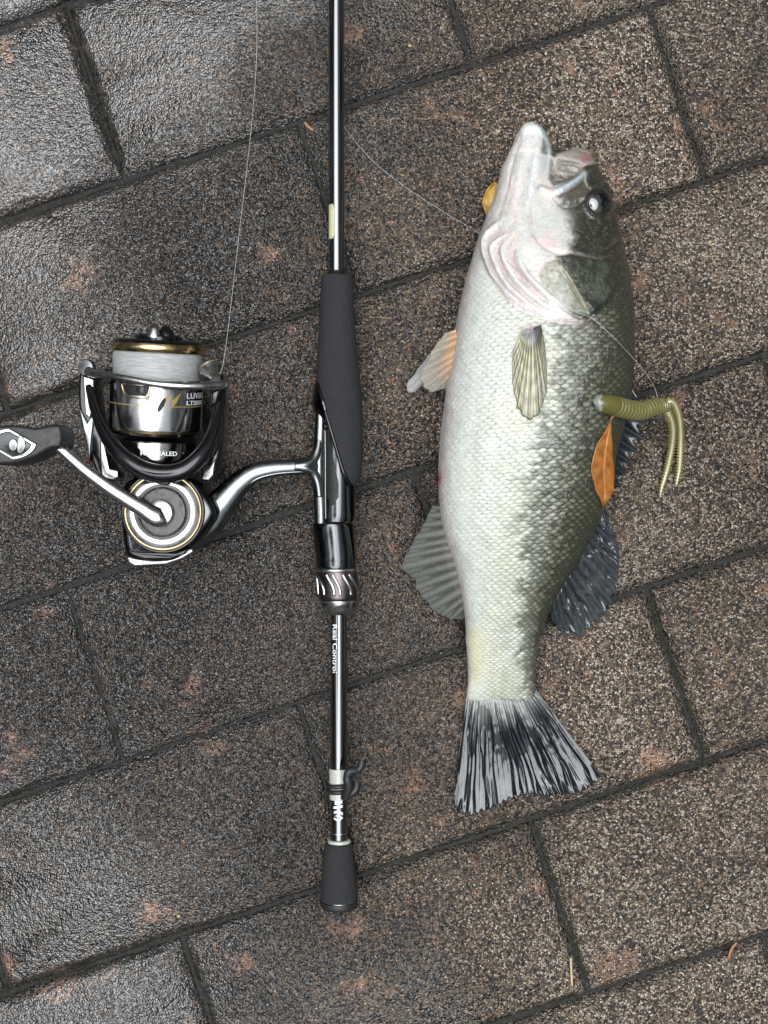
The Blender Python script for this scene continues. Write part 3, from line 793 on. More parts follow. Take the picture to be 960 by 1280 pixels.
# tail
def c_tail(s, t, r):
    k = smooth(0.02, 0.34, np.array(t)+.06*math.sin(s*23)); b = np.array((.15, .16, .15))*(1-k)+np.array((.008, .010, .014))*k
    b = b*(0.55+0.75*r); return (*b, 1)
fin('tail_fin', [(584, 864, .0078), (600, 870, .0100), (625, 873, .0108), (650, 869, .0100), (668, 860, .0078)],
    [(567, 1000, .0050), (572, 1013, .0046), (590, 1017, .0046), (612, 1010, .0048), (640, 996, .0050), (662, 991, .0050), (690, 994, .0050), (718, 991, .0050), (738, 984, .0050), (752, 970, .0050)],
    26, c_tail, M['wetfin'], along=90, per=14, ridge=0.00010, thick=0.0007, notch=0.03, seed=1, wav=0.0003, film=0.0015, zdrop=0.85)
# anal fin
def c_anal(s, t, r):
    a = 0.50+0.38*r-0.08*t; b = np.array((.10, .105, .095))+np.array((.12, .12, .11))*r*(1-.4*t)
    if t < .2: b = b*0.6+np.array((.34, .27, .23))*0.4*(1-t*3)+b*0.4*t*3
    return (*b, a)
fin('anal_fin', [(556, 634, .030), (560, 668, .030), (570, 705, .027), (578, 738, .022), (583, 766, .018)],
    [(541, 632, .026), (531, 652, .020), (515, 680, .014), (503, 704, .008), (505, 714, .007), (518, 722, .006), (522, 738, .006), (540, 760, .005), (560, 773, .006), (578, 775, .009)],
    13, c_anal, M['fin'], along=30, per=8, ridge=0.0004, notch=0.04, seed=2)
# pelvic fins, one partly behind the other
def c_pel(s, t, r):
    k = smooth(0.15, 0.75, np.array(t)); b = np.array((.56, .34, .20))*(1-k)+np.array((.42, .38, .32))*k
    b = b*(0.75+0.35*r); return (*b, 0.92-0.38*k+.08*r)
fin('pelvic_fin', [(570, 412, .036), (574, 440, .041), (577, 474, .042)],
    [(556, 417, .033), (541, 437, .030), (526, 470, .026), (529, 481, .025), (537, 490, .025), (556, 486, .028), (576, 485, .036)],
    8, c_pel, M['fin'], along=26, per=8, ridge=0.0006, notch=0.05, seed=3, label='orange-rooted pelvic fin nearer the camera')
def c_pel2(s, t, r):
    k = smooth(0.2, 0.7, np.array(t)); b = np.array((.45, .33, .24))*(1-k)+np.array((.42, .42, .40))*k
    return (*(b*(0.7+0.4*r)), 0.9-0.25*k)
fin('pelvic_fin', [(572, 412, .022), (566, 430, .022), (560, 446, .022)],
    [(560, 420, .018), (535, 445, .013), (507, 482, .008), (508, 488, .007), (519, 490, .007), (533, 478, .008), (545, 470, .011)],
    7, c_pel2, M['fin'], along=26, per=8, ridge=0.0006, notch=0.05, seed=4, label='greyish pelvic fin half hidden behind the other')
# pectoral fin lying on the flank
def c_pec(s, t, r):
    k = smooth(0.05, 0.30, np.array(t)); y = np.array((.33, .31, .15)); g = np.array((.36, .37, .38))
    if s < .16: y = np.array((.44, .42, .28))
    b = g*(1-k)+y*k
    stripe = 0.42+0.58*(1-smooth(.55, .95, np.array(r)))
    if s > .55: stripe *= 0.62
    bar = 0.78+0.22*math.sin(t*34+s*6); patch_ = 0.35 if (s > .62 and t < .33) else 1.0
    return (*(b*stripe*bar*patch_), 0.93)
fin('pectoral_fin', [fz(654, 413, .0012), fz(664, 411, .0022), fz(676, 406, .0016)],
    [fz(640, 440, .001), fz(641, 480, .0012), fz(647, 508, .001), fz(655, 521, .001), fz(665, 524, .001), fz(674, 516, .001), fz(683, 492, .0012), fz(684, 460, .0014), fz(681, 430, .0015)],
    15, c_pec, M['fin'], along=44, per=8, ridge=0.0003, notch=0.02, bend=0.0008, seed=5)
# spiny dorsal fin
def c_dor(s, t, r):
    b = np.array((.020, .024, .028))*(0.6+0.8*r); return (*b, 1)
def spiny():
    tips = [(793, 478, .029), (801, 505, .028), (808, 530, .026), (806, 550, .025), (799, 567, .024), (791, 580, .023), (783, 594, .022), (777, 609, .021), (770, 626, .020)]
    bases = [(783, 462, .030), (781, 488, .030), (777, 508, .030), (772, 528, .029), (767, 546, .029), (764, 562, .028), (761, 578, .028), (757, 595, .027), (752, 612, .026)]
    rows = []; cols = []
    n = 8*10+1; along = 16; V = np.zeros((along, n, 3)); Cc = np.zeros((along, n, 4))
    for j in range(n):
        f = j/10; i = min(int(f), 7); a = f-i
        bs = np.array(bases[i])*(1-a)+np.array(bases[i+1])*a
        tp = np.array(tips[i])*(1-a)+np.array(tips[i+1])*a
        sag = math.sin(math.pi*a)
        ln = 1-0.42*sag*(1-0.3*a)
        for k in range(along):
            t = k/(along-1)*ln
            q = bs*(1-t)+tp*t; p = Wp(*q)
            spine = max(0, 1-min(a, 1-a)*9)
            V[k, j] = (p.x, p.y, p.z+0.0011*spine*(1-.5*t)-0.0014*sag*math.sin(math.pi*min(1, t*1.2)))
            Cc[k, j] = c_dor(0, t, spine)
    lo = V.copy(); lo[..., 2] -= 0.0005
    rv = np.concatenate([V, lo[:, ::-1]], 1); rc = np.concatenate([Cc, Cc[:, ::-1]], 1)
    o = link('dorsal_fin', grid_mesh('dorsal_fin', rv, rc, closed_u=True), M['wetfin'], fish); o['label'] = 'spiny front dorsal fin with sharp black points'
spiny()
fin('dorsal_fin', [(752, 628, .026), (744, 655, .024), (730, 685, .020), (712, 715, .017), (698, 742, .014), (688, 762, .012)],
    [(760, 640, .023), (768, 665, .021), (775, 690, .018), (773, 715, .014), (768, 740, .011), (758, 764, .009), (742, 780, .007), (722, 795, .006), (704, 790, .006), (690, 776, .007)],
    15, lambda s, t, r: (*(np.array((.022, .026, .028))*(0.7+1.0*r)), 1), M['wetfin'], along=60, per=14, ridge=0.0005, notch=0.10, seed=6, wav=0.0006, film=0.0013, label='soft rear dorsal fin, black and wet')

# ------------------------------------------------------------------ FISHING ROD
def rz(v): return 0.0105+(1143-v)/1143*0.0135
rod = empty('fishing_rod', Wp(424, 900, 0), 'black spinning rod with foam grip lying along the picture left of the fish', 'fishing rod')
def rod_loft(name, keys, mat_, n=6, seg=40, smooth_keys=True, parent=rod, dr=0.0):
    ks = interp_list(keys, n) if smooth_keys else [np.array(k, float) for k in keys]
    V, F = [], []
    for v, l, r in ks:
        z = rz(v); c = Wp((l+r)/2, v, z); rr = px((r-l)/2, z)+dr
        for k in range(seg):
            a = 2*math.pi*k/seg; V.append(c+Vector((math.cos(a)*rr, 0, math.sin(a)*rr)))
    for i in range(len(ks)-1):
        for k in range(seg):
            k2 = (k+1) % seg; F.append((i*seg+k, i*seg+k2, (i+1)*seg+k2, (i+1)*seg+k))
    F.append(tuple(range(seg))); F.append(tuple((len(ks)-1)*seg+k for k in range(seg))[::-1])
    o = mk(name, V, F, mat_, parent)
    o.modifiers.new('split', 'EDGE_SPLIT').split_angle = R(40)
    return o
def rod_pt(u, v, l, r, dr=0.0):
    """point on the upper surface of a rod piece of outline l..r that shows at pixel (u, v)"""
    z = rz(v); c = Wp((l+r)/2, v, z); rr = px((r-l)/2, z)
    x = max(-0.985, min(0.985, (u-(l+r)/2)/((r-l)/2))); a = math.asin(x)
    return c+Vector((math.sin(a)*(rr+dr), 0, math.cos(a)*(rr+dr)))
blank = rod_loft('blank', [(-420, 412, 428.5), (-60, 410.6, 430.2), (100, 410.5, 430.5), (345, 410.8, 431), (500, 411, 432)], M['blank'])
lower_blank = rod_loft('blank', [(700, 413, 433.6), (800, 413, 433.7), (950, 413, 434.2), (1052, 413, 434.6)], M['blank'])
lower_blank['label'] = 'short black blank between reel seat and butt'
# tape mark on the blank
tv = []; tf = []
for i, vv in enumerate(np.linspace(257, 300, 8)):
    for j, uu in enumerate(np.linspace(411.0, 418.2-(1.2 if i in (0, 7) else 0), 6)):
        tv.append(rod_pt(uu, vv, 410.7, 430.8, 0.0002))
for i in range(7):
    for j in range(5): tf.append((i*6+j, i*6+j+1, (i+1)*6+j+1, (i+1)*6+j))
tp_o = mk('tape', tv, tf, M['tape'], blank); sm = tp_o.modifiers.new('solid', 'SOLIDIFY'); sm.thickness = 0.00015; sm.offset = 1
rod_loft('collar', [(339, 410, 431.5), (342, 409, 432.5), (345, 407.5, 434), (347, 406, 436)], M['brownmetal'], 3)
# foam fore grip, cut diagonally over the seat
gL = tab([(345, 402.5), (347, 401.5), (370, 400.5), (400, 399), (430, 397), (460, 395.5), (490, 394), (520, 394.5), (560, 396), (607, 398)])
gR = tab([(345, 440), (347, 441), (370, 442), (400, 443.5), (430, 446), (460, 448.5), (490, 451.5), (520, 453.5), (550, 454), (580, 453.5), (595, 452), (607, 446)])
gcut = tab([(470, 390), (478, 394.5), (490, 398), (505, 404), (525, 411), (545, 417), (570, 424.5), (590, 431), (600, 436), (607, 443)])
def foregrip():
    vsn = np.concatenate([[345.5], np.linspace(346.5, 606, 90)]); seg = 56; Vg = np.zeros((len(vsn)+1, seg+3, 3))
    for i, v in enumerate(vsn):
        l, r = float(gL(v)), float(gR(v)); z = rz(v); c = Wp((l+r)/2, v, z); rr = px((r-l)/2, z)
        am = math.pi
        if v > 478: am = math.acos(max(-1, min(1, (float(gcut(v))-(l+r)/2)/((r-l)/2))))
        an = np.linspace(-am, am, seg+1)
        pts = [c+Vector((math.cos(a)*rr, 0, math.sin(a)*rr)) for a in an]
        inner = [c+Vector((math.cos(a)*(rr-.0022), 0, math.sin(a)*(rr-.0022))) for a in (-am, am)]
        Vg[i+1] = [tuple(inner[0])]+[tuple(p) for p in pts]+[tuple(inner[1])]
    c0 = Wp((gL(345)+gR(345))/2, 345.5, rz(345)); Vg[0] = [(c0.x+(p[0]-c0.x)*.55, p[1], c0.z+(p[2]-c0.z)*.55) for p in Vg[1]]
    return grid_mesh('foam_grip', Vg)
link('foam_grip', foregrip(), M['eva'], rod)
# reel seat under the grip
seat = rod_loft('reel_seat', [(430, 404, 440), (500, 402, 444), (560, 401, 445), (600, 400, 444.5), (640, 399, 444.5), (652, 399, 443)], M['gunblack'])
# window in the seat, and the rim that follows the cut
def on_seat(u, v, dr): return rod_pt(u, v, 400.5, 445, dr)
rimk = [(397, 484), (402, 500), (409, 522), (415.5, 543), (423, 568), (430, 590), (438, 606)]
rim = [rod_pt(u, v, float(gL(v)), float(gR(v)), -0.0004) for u, v in [tuple(k) for k in interp_list(rimk, 5)]]
tube('trim', rim, [0.0011]*len(rim), M['blackgloss'], seat, 10)
def hood():
    vsn = np.linspace(473, 532, 24); sg = 20; V = np.zeros((24, sg, 3))
    for i, v in enumerate(vsn):
        l = float(np.interp(v, [473, 482, 505, 514, 522, 532], [396, 391.5, 389, 391, 396, 402])); r = float(gR(v)); z = rz(v); c = Wp((l+r)/2, v, z); rr = px((r-l)/2, z)
        uend = float(np.interp(v, [473, 485, 505, 532], [396.5, 399, 406, 413]))
        a1 = math.acos(max(-1, min(1, (uend-(l+r)/2)/((r-l)/2))))
        for k, a in enumerate(np.linspace(a1, 2*math.pi-a1, sg)): V[i, k] = c+Vector((math.cos(a)*rr, 0, math.sin(a)*rr))
    return grid_mesh('hood', V)
hd_o = link('hood', hood(), M['gunblack'], seat); sm = hd_o.modifiers.new('solid', 'SOLIDIFY'); sm.thickness = 0.001
def patch(name, poly, l, r, dr, mat_, parent, thick=0.0003):
    """flat print or inlay wrapped on a rod piece"""
    return mapped_patch(name, poly, lambda u, v: rod_pt(u, v, l, r, dr), mat_, parent)
for i, (va, vb) in enumerate(((538, 560), (560, 582), (582, 604), (604, 626))):
    ua = [float(np.interp(x, [538, 560, 582, 604, 626], [412.5, 415, 419, 424, 428])) for x in (va, vb)]
    if i == 0: P = []
    P += [(ua[0], va)]
P = [(408.5, 538)]+P+[(424, 622), (417, 632), (409, 634)]
patch('window', P, 400.5, 445, 0.0003, M['hole'], seat)
tube('window_edge', [on_seat(u, v, 0.0003) for u, v in [tuple(k) for k in interp_list([(407.5, 536), (408, 570), (408, 610), (408.5, 652)], 5)]], 0.0005, M['gunmetal'], seat, 8)
# locking hood sleeve and nut
rod_loft('sleeve', [(654, 391.5, 441.5), (655, 390.3, 442.5), (662, 390.3, 443.5), (680, 392, 445), (695, 393.8, 445.6), (700, 394, 445.6)], M['gunblack'], 4)
rod_loft('sleeve', [(700.5, 394.3, 445.2), (709, 394.8, 445.2), (710, 395.5, 444.6)], M['gunblack'], 3)
rod_loft('ring', [(710, 395, 445), (711, 393.8, 446.3), (713.5, 393.8, 446.3), (714.5, 395, 445.4)], M['satin'], 3)
nut = rod_loft('locking_nut', [(714.5, 395.6, 446), (720, 396, 447), (730, 397, 448), (740, 397.5, 447.6), (747, 398.3, 447), (750, 399.5, 446)], M['brownmetal'], 4)
def nutlr(v): return float(np.interp(v, [714, 730, 750], [395.6, 397, 399])), float(np.interp(v, [714, 730, 750], [446, 448, 446]))
for x0 in (389, 396.5, 409, 416.5, 429, 436.5):
    pts = []
    for du, v in [tuple(k) for k in interp_list([(0, 717), (2.5, 722), (6.5, 729), (9.2, 736), (9.8, 743)], 4)]:
        l, r = nutlr(v); u = x0+du
        u = max(l+0.6, min(r-0.6, u)); pts.append(rod_pt(u, v, l, r, 0.0001))
    tube('ridge', pts, 0.00085, M['silver'], nut, 10, 0.6)
rg_ = rod_loft('end_ring', [(750, 400.5, 446), (751, 400, 446.5), (756, 401.5, 446), (763, 403.5, 443.5), (767, 406.5, 440), (768, 409, 437.5)], M['satin'], 4)
for P in ([(403.2, 752.5), (412, 754), (408, 757.5), (404.6, 757.5)], [(416, 761), (420, 757), (437, 753), (433, 757.5), (426, 761), (419, 763)], [(441, 753), (445, 752.5), (444, 757), (440.5, 758.5)]):
    patch('slot', P, 401.5, 445.6, 0.0004, M['hole'], rg_)
# butt
rod_loft('ring', [(1049, 411.5, 436.5), (1050, 409.8, 438), (1053, 409.5, 438.3), (1055, 410, 438)], M['clearplastic'], 3)
rod_loft('butt_grip', [(1053, 408.5, 438.5), (1056, 406.3, 440.5), (1065, 404.6, 441.6), (1090, 402.5, 444.5), (1110, 401, 446.5), (1122, 400.5, 447.4), (1124.5, 401, 447)], M['eva'], 5)
rod_loft('ring', [(1124.3, 402, 446.2), (1125.8, 402, 446.2)], M['satin'], 1)
rod_loft('butt_cap', [(1125.5, 400.8, 447), (1126.5, 400, 447.6), (1131, 400.3, 447.4), (1134, 402, 446), (1135.5, 406, 442)], M['rubber'], 4)
# hook keeper
kp = rod_loft('hook_keeper', [(962, 412, 435.4), (963, 411.5, 435.8), (996, 411.8, 436), (997.5, 412.3, 435.5)], M['clearplastic'], 2)
for vv in (979, 986): 
    z = rz(vv); c = Wp(423.6, vv, z); rr = px(13.2, z)
    tube('band', [c+Vector((math.cos(a)*rr, -0.0012*math.sin(a*0.5), math.sin(a)*rr)) for a in np.linspace(0, 2*math.pi, 40)], 0.0013, M['rubber'], kp, 10)
tube('hook_arm', [Wp(u, v, z) for u, v, z in [tuple(k) for k in interp_list([(431, 998, .021), (436, 985, .024), (434, 972, .0255), (437, 964, .026), (446, 963, .025), (451, 958, .0245), (452.5, 950, .024)], 6)]], [0.0024]*12+[0.0021]*12+[.0019]*13, M['rubber'], kp, 12)
tube('hook_arm', [Wp(u, v, z) for u, v, z in [tuple(k) for k in interp_list([(430, 990, .021), (438, 992, .022), (445, 986, .022), (446, 977, .021)], 6)]], 0.0022, M['rubber'], kp, 12)
# lettering down the blank
def rod_text(body, size_px, v0, u_base, l, r, parent, bold=0.0, spacing=1.0, length=None):
    me = text_mesh(body, 1.0, bold, spacing)
    co = np.zeros(len(me.vertices)*3); me.vertices.foreach_get('co', co); co = co.reshape(-1, 3)
    sc = size_px; sx = sc if length is None else length/(co[:, 0].max()-co[:, 0].min()); co[:, 0] -= co[:, 0].min()
    for i, p in enumerate(co):
        me.vertices[i].co = rod_pt(u_base+p[1]*sc, v0+p[0]*sx, l, r, 0.00018)
    return link('lettering', me, M['lettering'], parent, smooth=False)
rod_text('Real Control', 7.6, 780, 416.6, 413, 433.7, lower_blank, bold=0.012, length=60)
for P in ([(419, 999), (428, 999), (428, 1002), (419, 1004)], [(417.5, 1006), (428.5, 1004), (428.5, 1007), (417.5, 1009)], [(418, 1012), (424, 1010.5), (428.5, 1013.5), (428.5, 1017), (423.5, 1013.5), (418, 1015)], [(418, 1018), (424, 1016), (429, 1020), (424, 1024.5), (418, 1022), (418, 1019.5), (424, 1022), (426.5, 1020), (424, 1018)]):
    patch('emblem', P, 413, 434.4, 0.00018, M['lettering'], lower_blank)
rod_loft('ring', [(1040, 412.7, 434.8), (1041.2, 412.7, 434.8)], M['satin'], 1)

# ------------------------------------------------------------------ FISHING REEL
reel = empty('fishing_reel', Wp(205, 640, 0), 'silver and black spinning reel with gold rims clamped to the rod', 'fishing reel')
# spool frame: axis points up the picture, tipped towards the camera
TIP, LEAN = R(8), R(3.2)
SA = Vector((math.sin(LEAN)*math.cos(TIP), math.cos(LEAN)*math.cos(TIP), math.sin(TIP)))
SX = Vector((math.cos(LEAN), -math.sin(LEAN), 0)); SZ = SX.cross(SA)
SO = Wp(195.5, 505, 0.036)
def SP(a, ang, r):        # ang 0 = towards the camera, positive to the right
    return SO+SA*a+SX*math.sin(ang)*r+SZ*math.cos(ang)*r
def proj(p):
    k = H/(S*(H-p.z)); return 480+p.x*k, 640-p.y*k
def ax(v, r):             # axial position whose near side shows at picture row v
    lo, hi = -0.08, 0.08
    for _ in range(40):
        m = (lo+hi)/2
        if proj(SP(m, 0, r))[1] > v: lo = m
        else: hi = m
    return (lo+hi)/2
def spool_lathe(name, prof, mat_, parent, seg=96):
    return lathe(name, [(ax(v, r), r) for v, r in prof], SO, SA, mat_, parent, seg)
RS = 0.0236
spool = spool_lathe('spool', [(548, .010), (547.5, .0208), (545, .0222), (540, RS-.0002), (538, RS), (483, RS), (478, RS-.0004), (475, .0226), (474, .019)], M['spoolmetal'], reel)
spool_lathe('wound_line', [(482, .0190), (481, .0222), (472, .0224), (455, .0226), (444, .0226), (440, .0215), (439, .018)], M['windings'], spool)
spool_lathe('rim', [(441.5, .0180), (440.5, .0232), (438, .0240), (434.5, .02425), (431.5, .0240), (429.5, .0236), (429, .0224)], M['gold'], spool)
FA = ax(429.5, .0236)
lathe('front_plate', [(FA-.0004, .0233), (FA+.0008, .0229), (FA+.0018, .0215), (FA+.0020, .018), (FA+.0014, .012)], SO, SA, M['blackgloss'], spool, 96)
knob = lathe('drag_knob', [(FA+.0012, .0122), (FA+.0034, .0120), (FA+.0044, .0108), (FA+.0046, .004)], SO, SA, M['blackgloss'], reel, 64)
kb = [SP(FA+.001+t*.0085, R(-4)+0*t, 0.0100-0.0012*t) for t in (0, .35, .7, 1)]
tube('wing', kb, [.0040, .0036, .0029, .0016], M['silver'], knob, 12, 0.7)
for ang, wd in ((38, .0046),):
    kb = [SP(FA+.001+t*.0075, R(ang), 0.0085-0.0012*t) for t in (0, .35, .7, 1)]
    tube('wing', kb, [wd, wd*.95, wd*.8, wd*.4], M['blackgloss'], knob, 12, 0.8)
# spool trims and print
def spool_pt(u, v, r):
    """point on the spool of radius r that shows at pixel (u, v)"""
    a, g = 0.0, 0.0
    for _ in range(40):
        pu, pv = proj(SP(a, g, r)); a += (pv-v)*S*0.8; g += (u-pu)*S/r*0.7*max(.35, math.cos(g)); g = max(-1.35, min(1.35, g))
    return SP(a, g, r)
def spool_patch(name, poly, dr, mat_, parent=spool):
    return mapped_patch(name, poly, lambda u, v: spool_pt(u, v, RS+dr), mat_, parent, 2.0)
def spool_tube(name, pts, rad, mat_, parent=spool, dr=0.0):
    return tube(name, [spool_pt(k[0], k[1], RS+dr) for k in interp_list(pts, 5)], rad, mat_, parent, 8)
lathe('gold_line', [(ax(507.5, RS)-.00022, RS-.0004), (ax(507.5, RS)-.0002, RS+.00012), (ax(507.5, RS)+.0002, RS+.00012), (ax(507.5, RS)+.00022, RS-.0004)], SO, SA, M['goldprint'], spool, 96)
lathe('gold_line', [(ax(543, RS)-.0007, RS-.003), (ax(543, RS)-.0006, RS-.0006), (ax(543, RS)+.0004, RS+.0003), (ax(543, RS)+.0006, RS-.002)], SO, SA, M['gold'], spool, 96)
spool_patch('window', [(154, 480.5), (187, 482.5), (185, 490), (181.5, 495.5), (162, 494), (156.5, 490)], 0.0002, M['hole'])
spool_tube('window_rim', [(152, 479.5), (154, 488), (158, 494.5), (164, 496.5), (182.5, 497.8), (186.5, 492), (189, 482.5)], 0.00042, M['palegold'])
spool_patch('window_glint', [(170, 483), (180, 484), (179, 491), (171, 490.5)], 0.0004, M['blackgloss'])
slit = [(202+8.6*math.cos(a)*math.cos(R(-55))-3.0*math.sin(a)*math.sin(R(-55)), 506.5+8.6*math.cos(a)*math.sin(R(-55))*1.25+3.0*math.sin(a)*math.cos(R(-55))) for a in np.linspace(0, 2*math.pi, 20, endpoint=False)]
spool_patch('slash', [(182, 534.5), (192.5, 518.5), (196, 517.5)], 0.00018, M['goldprint'])
spool_patch('slash', [(215.5, 492), (211, 502), (207.5, 503), (208.5, 497)], 0.00018, M['goldprint'])
spool_patch('slit', slit, 0.00025, M['hole'])
spool_patch('slash', [(227, 490), (221, 503), (213, 511), (215.5, 501)], 0.00018, M['goldprint'])
def surf_text(body, size_px, u0, v0, fn, mat_, parent, slope=0.0, bold=0.0, length=None):
    me = text_mesh(body, 1.0, bold)
    co = np.zeros(len(me.vertices)*3); me.vertices.foreach_get('co', co); co = co.reshape(-1, 3); co[:, 0] -= co[:, 0].min()
    sx = size_px if length is None else length/co[:, 0].max()
    for i, p in enumerate(co): me.vertices[i].co = fn(u0+p[0]*sx, v0-p[1]*size_px+p[0]*sx*slope)
    return link('lettering', me, mat_, parent, smooth=False)
def round_pt(u, v):      # lettering keeps its width round the spool and runs on out of sight
    for _k in range(1):
        g0 = 0.86; p0 = 242.0
    return SP(ax(v-1.5, RS)-0.0004, g0+(u-p0)*S*0.93/RS, RS+.0002)
surf_text('LUVIAS', 10.5, 242.0, 497.5, round_pt, M['lettering'], spool, 0.0, 0.01, 40)
surf_text('LT2500', 7.5, 242.0, 505.5, round_pt, M['lettering'], spool, 0.0, 0.02, 34)
# rotor cup under the spool
rotor = spool_lathe('rotor', [(552, .0205), (552.5, .0215), (560, .0218), (575, .0205), (586, .0175), (594, .0130), (598, .008)], M['blackgloss'], reel)
# name plate in the rotor window
RP = 0.0222
def rotor_pt(u, v): return spool_pt(u, v, RP)
np_poly = [(171, 553), (200, 555.5), (240, 556), (238, 565), (231, 572), (220, 577), (205, 578), (190, 575), (178, 567)]
PV = []; PF = []
rows_ = 8; cols_ = 16
for i in range(rows_):
    v_t = i/(rows_-1)
    for j in range(cols_):
        u = 172+67*j/(cols_-1); bot = 579-0.016*(u-206)**2*1.05; topv = 553.5+0.035*(u-172)
        PV.append(spool_pt(u, topv+(max(bot, topv+1)-topv)*v_t, RP))
for i in range(rows_-1):
    for j in range(cols_-1): PF.append((i*cols_+j, i*cols_+j+1, (i+1)*cols_+j+1, (i+1)*cols_+j))
M['plate'] = mat('smoked_mirror', (0.30, 0.31, 0.28), 0.12, 1.0)
plate = mk('name_plate', PV, PF, M['plate'], rotor)
surf_text('MAGSEALED', 7.6, 175.5, 569, lambda u, v: spool_pt(u, v, RP+.0002), M['lettering'], rotor, 0.02, 0.015, 46)
# the curved yoke that carries both arms
yk = interp_list([(111, 482, .046, 5), (119, 512, .051, 6.8), (131, 541, .056, 8.6), (150, 567, .060, 10.5), (176, 586, .062, 11.5), (203, 592, .0625, 11.5), (230, 587, .062, 11.5), (252, 568, .060, 10.5), (266, 543, .056, 9), (273, 512, .051, 8), (275, 482, .046, 7)], 7)
tube('yoke', [Wp(*k[:3]) for k in yk], [px(k[3], k[2]) for k in yk], M['blackgloss'], rotor, 18, 0.75)
prism('yoke_tooth', [(192, 592), (214, 593), (213, 604), (206, 607), (194, 604)], .050, .060, M['blackgloss'], rotor, .0008)
# left arm
la = reel
left_arm = prism('bail_arm', smooth_poly([(99, 462), (104, 455), (111, 456), (116, 470), (119, 500), (128, 540), (136, 575), (140, 598), (128, 600), (118, 585), (106, 545), (98, 505)], 4), .022, .044, M['blackgloss'], reel, .0022)
prism('side_plate', [(104, 470), (117, 474), (116.5, 505), (112, 523), (106.5, 518)], .044, .0472, M['silver'], left_arm, .0006)
prism('side_plate', [(98.5, 508), (109, 528), (118, 515), (114, 550), (112, 575)], .036, .0455, M['gunmetal'], left_arm, .0006)
prism('weight', [(125, 548), (131, 556), (137, 586), (148, 588), (148, 597), (142, 600), (127, 597), (125, 575)], .034, .049, M['satin'], left_arm, .0008)
lathe('pivot', [(-.001, .0042), (.0008, .0045), (.0022, .0038), (.0024, .001)], Wp(109, 460, .0455), Vector((-.2, 0, 1)), M['gunmetal'], left_arm, 28)
# right arm
right_arm = prism('bail_arm', smooth_poly([(258, 470), (268, 460), (278, 468), (280, 500), (279, 540), (274, 575), (266, 597), (255, 600), (252, 588), (260, 560), (264, 520), (262, 490)], 4), .020, .046, M['blackgloss'], reel, .0024)
prism('weight', [(253, 585), (262, 582), (270, 572), (267, 594), (261, 601), (252, 600)], .040, .050, M['gunmetal'], right_arm, .0008)
prism('arm_plate', [(263, 485), (277, 485), (271, 505), (264, 508)], .044, .054, M['blackgloss'], right_arm, .0016)
prism('arm_plate', [(264, 510), (276, 512), (277, 545), (268, 570), (262, 572), (266, 545)], .040, .050, M['gunblack'], right_arm, .0018)
# bail wire: a hoop over the near side of the spool
bw = interp_list([(110, 464, .047, 6.5), (118, 467, .052, 5.2), (134, 469, .058, 4.2), (158, 473, .0625, 4.2), (190, 479, .065, 4.4), (222, 482, .065, 4.6), (248, 482.5, .062, 5.2), (266, 481.5, .058, 6.0), (278, 480.5, .0555, 6.0), (284, 480.5, .0545, 3.5)], 7)
tube('bail_wire', [Wp(*k[:3]) for k in bw], [px(k[3], k[2]) for k in bw], M['silver'], reel, 16, 0.8)
# line roller cone
ro_c = Wp(264, 463, .0505); ro_a = (Wp(274, 481, .0575)-ro_c).normalized()
roller = lathe('line_roller', [(-.0032, .003), (-.003, .0050), (-.001, .0056), (.0005, .0056), (.001, .0052), (.0045, .0038), (.0085, .0022)], ro_c, (Vector((.35, -.55, .75))).normalized(), M['satin'], reel, 40)
lathe('roller_ring', [(-.0012, .0052), (-.001, .0059), (.0002, .0059), (.0004, .0052)], ro_c, (Vector((.35, -.55, .75))).normalized(), M['palegold'], roller, 40)
# gear housing
body = prism('gear_housing', smooth_poly([(160, 600), (150, 620), (150, 650), (153, 682), (160, 697), (185, 702), (215, 700), (238, 686), (255, 668), (270, 645), (268, 630), (255, 612), (242, 598), (205, 590)], 4), .014, .0495, M['gunblack'], reel, .0045, 6)
prism('rear_guard', [(157, 694), (168, 697), (190, 700), (214, 697), (240, 684), (243, 690), (228, 699), (208, 706), (168, 708.5), (160, 704)], .026, .0435, M['satin'], body, .0012)
prism('rear_rib', [(158, 684), (166, 689), (185, 690), (220, 691), (236, 685), (230, 693), (212, 699), (180, 699), (164, 694)], .040, .0512, M['blackgloss'], body, .0012)
neck = interp_list([(199, 608, .036, 34), (199, 596, .036, 32), (198, 586, .036, 30)], 3)
tube('neck', [Wp(*k[:3]) for k in neck], [px(k[3], k[2]) for k in neck], M['blackgloss'], body, 32, 0.85)
# round side cap
HA = Vector((0.05, 0.0, 1)).normalized(); HO = Wp(204.5, 640, .0500)
cap = lathe('side_cap', [(-.004, .0208), (.0012, .0208), (.0022, .0202), (.0023, .0196)], HO, HA, M['blackgloss'], body, 80)
lathe('gold_ring', [(.0018, .0198), (.0029, .0196), (.0033, .0190), (.0031, .0184)], HO, HA, M['palegold'], cap, 80)
lathe('dish', [(.0026, .0188), (.0038, .0182), (.0046, .0165), (.0050, .0148), (.0048, .0136), (.0044, .0132), (.0042, .0128), (.0052, .0124), (.0056, .0118), (.0050, .0112), (.0040, .0104), (.0010, .0080), (.0002, .0066), (.0002, .004)], HO, HA, M['silver'], cap, 80)
lathe('groove', [(.0049, .0136), (.0047, .0133), (.0047, .0128), (.0050, .0126)], HO, HA, M['blackgloss'], cap, 80)
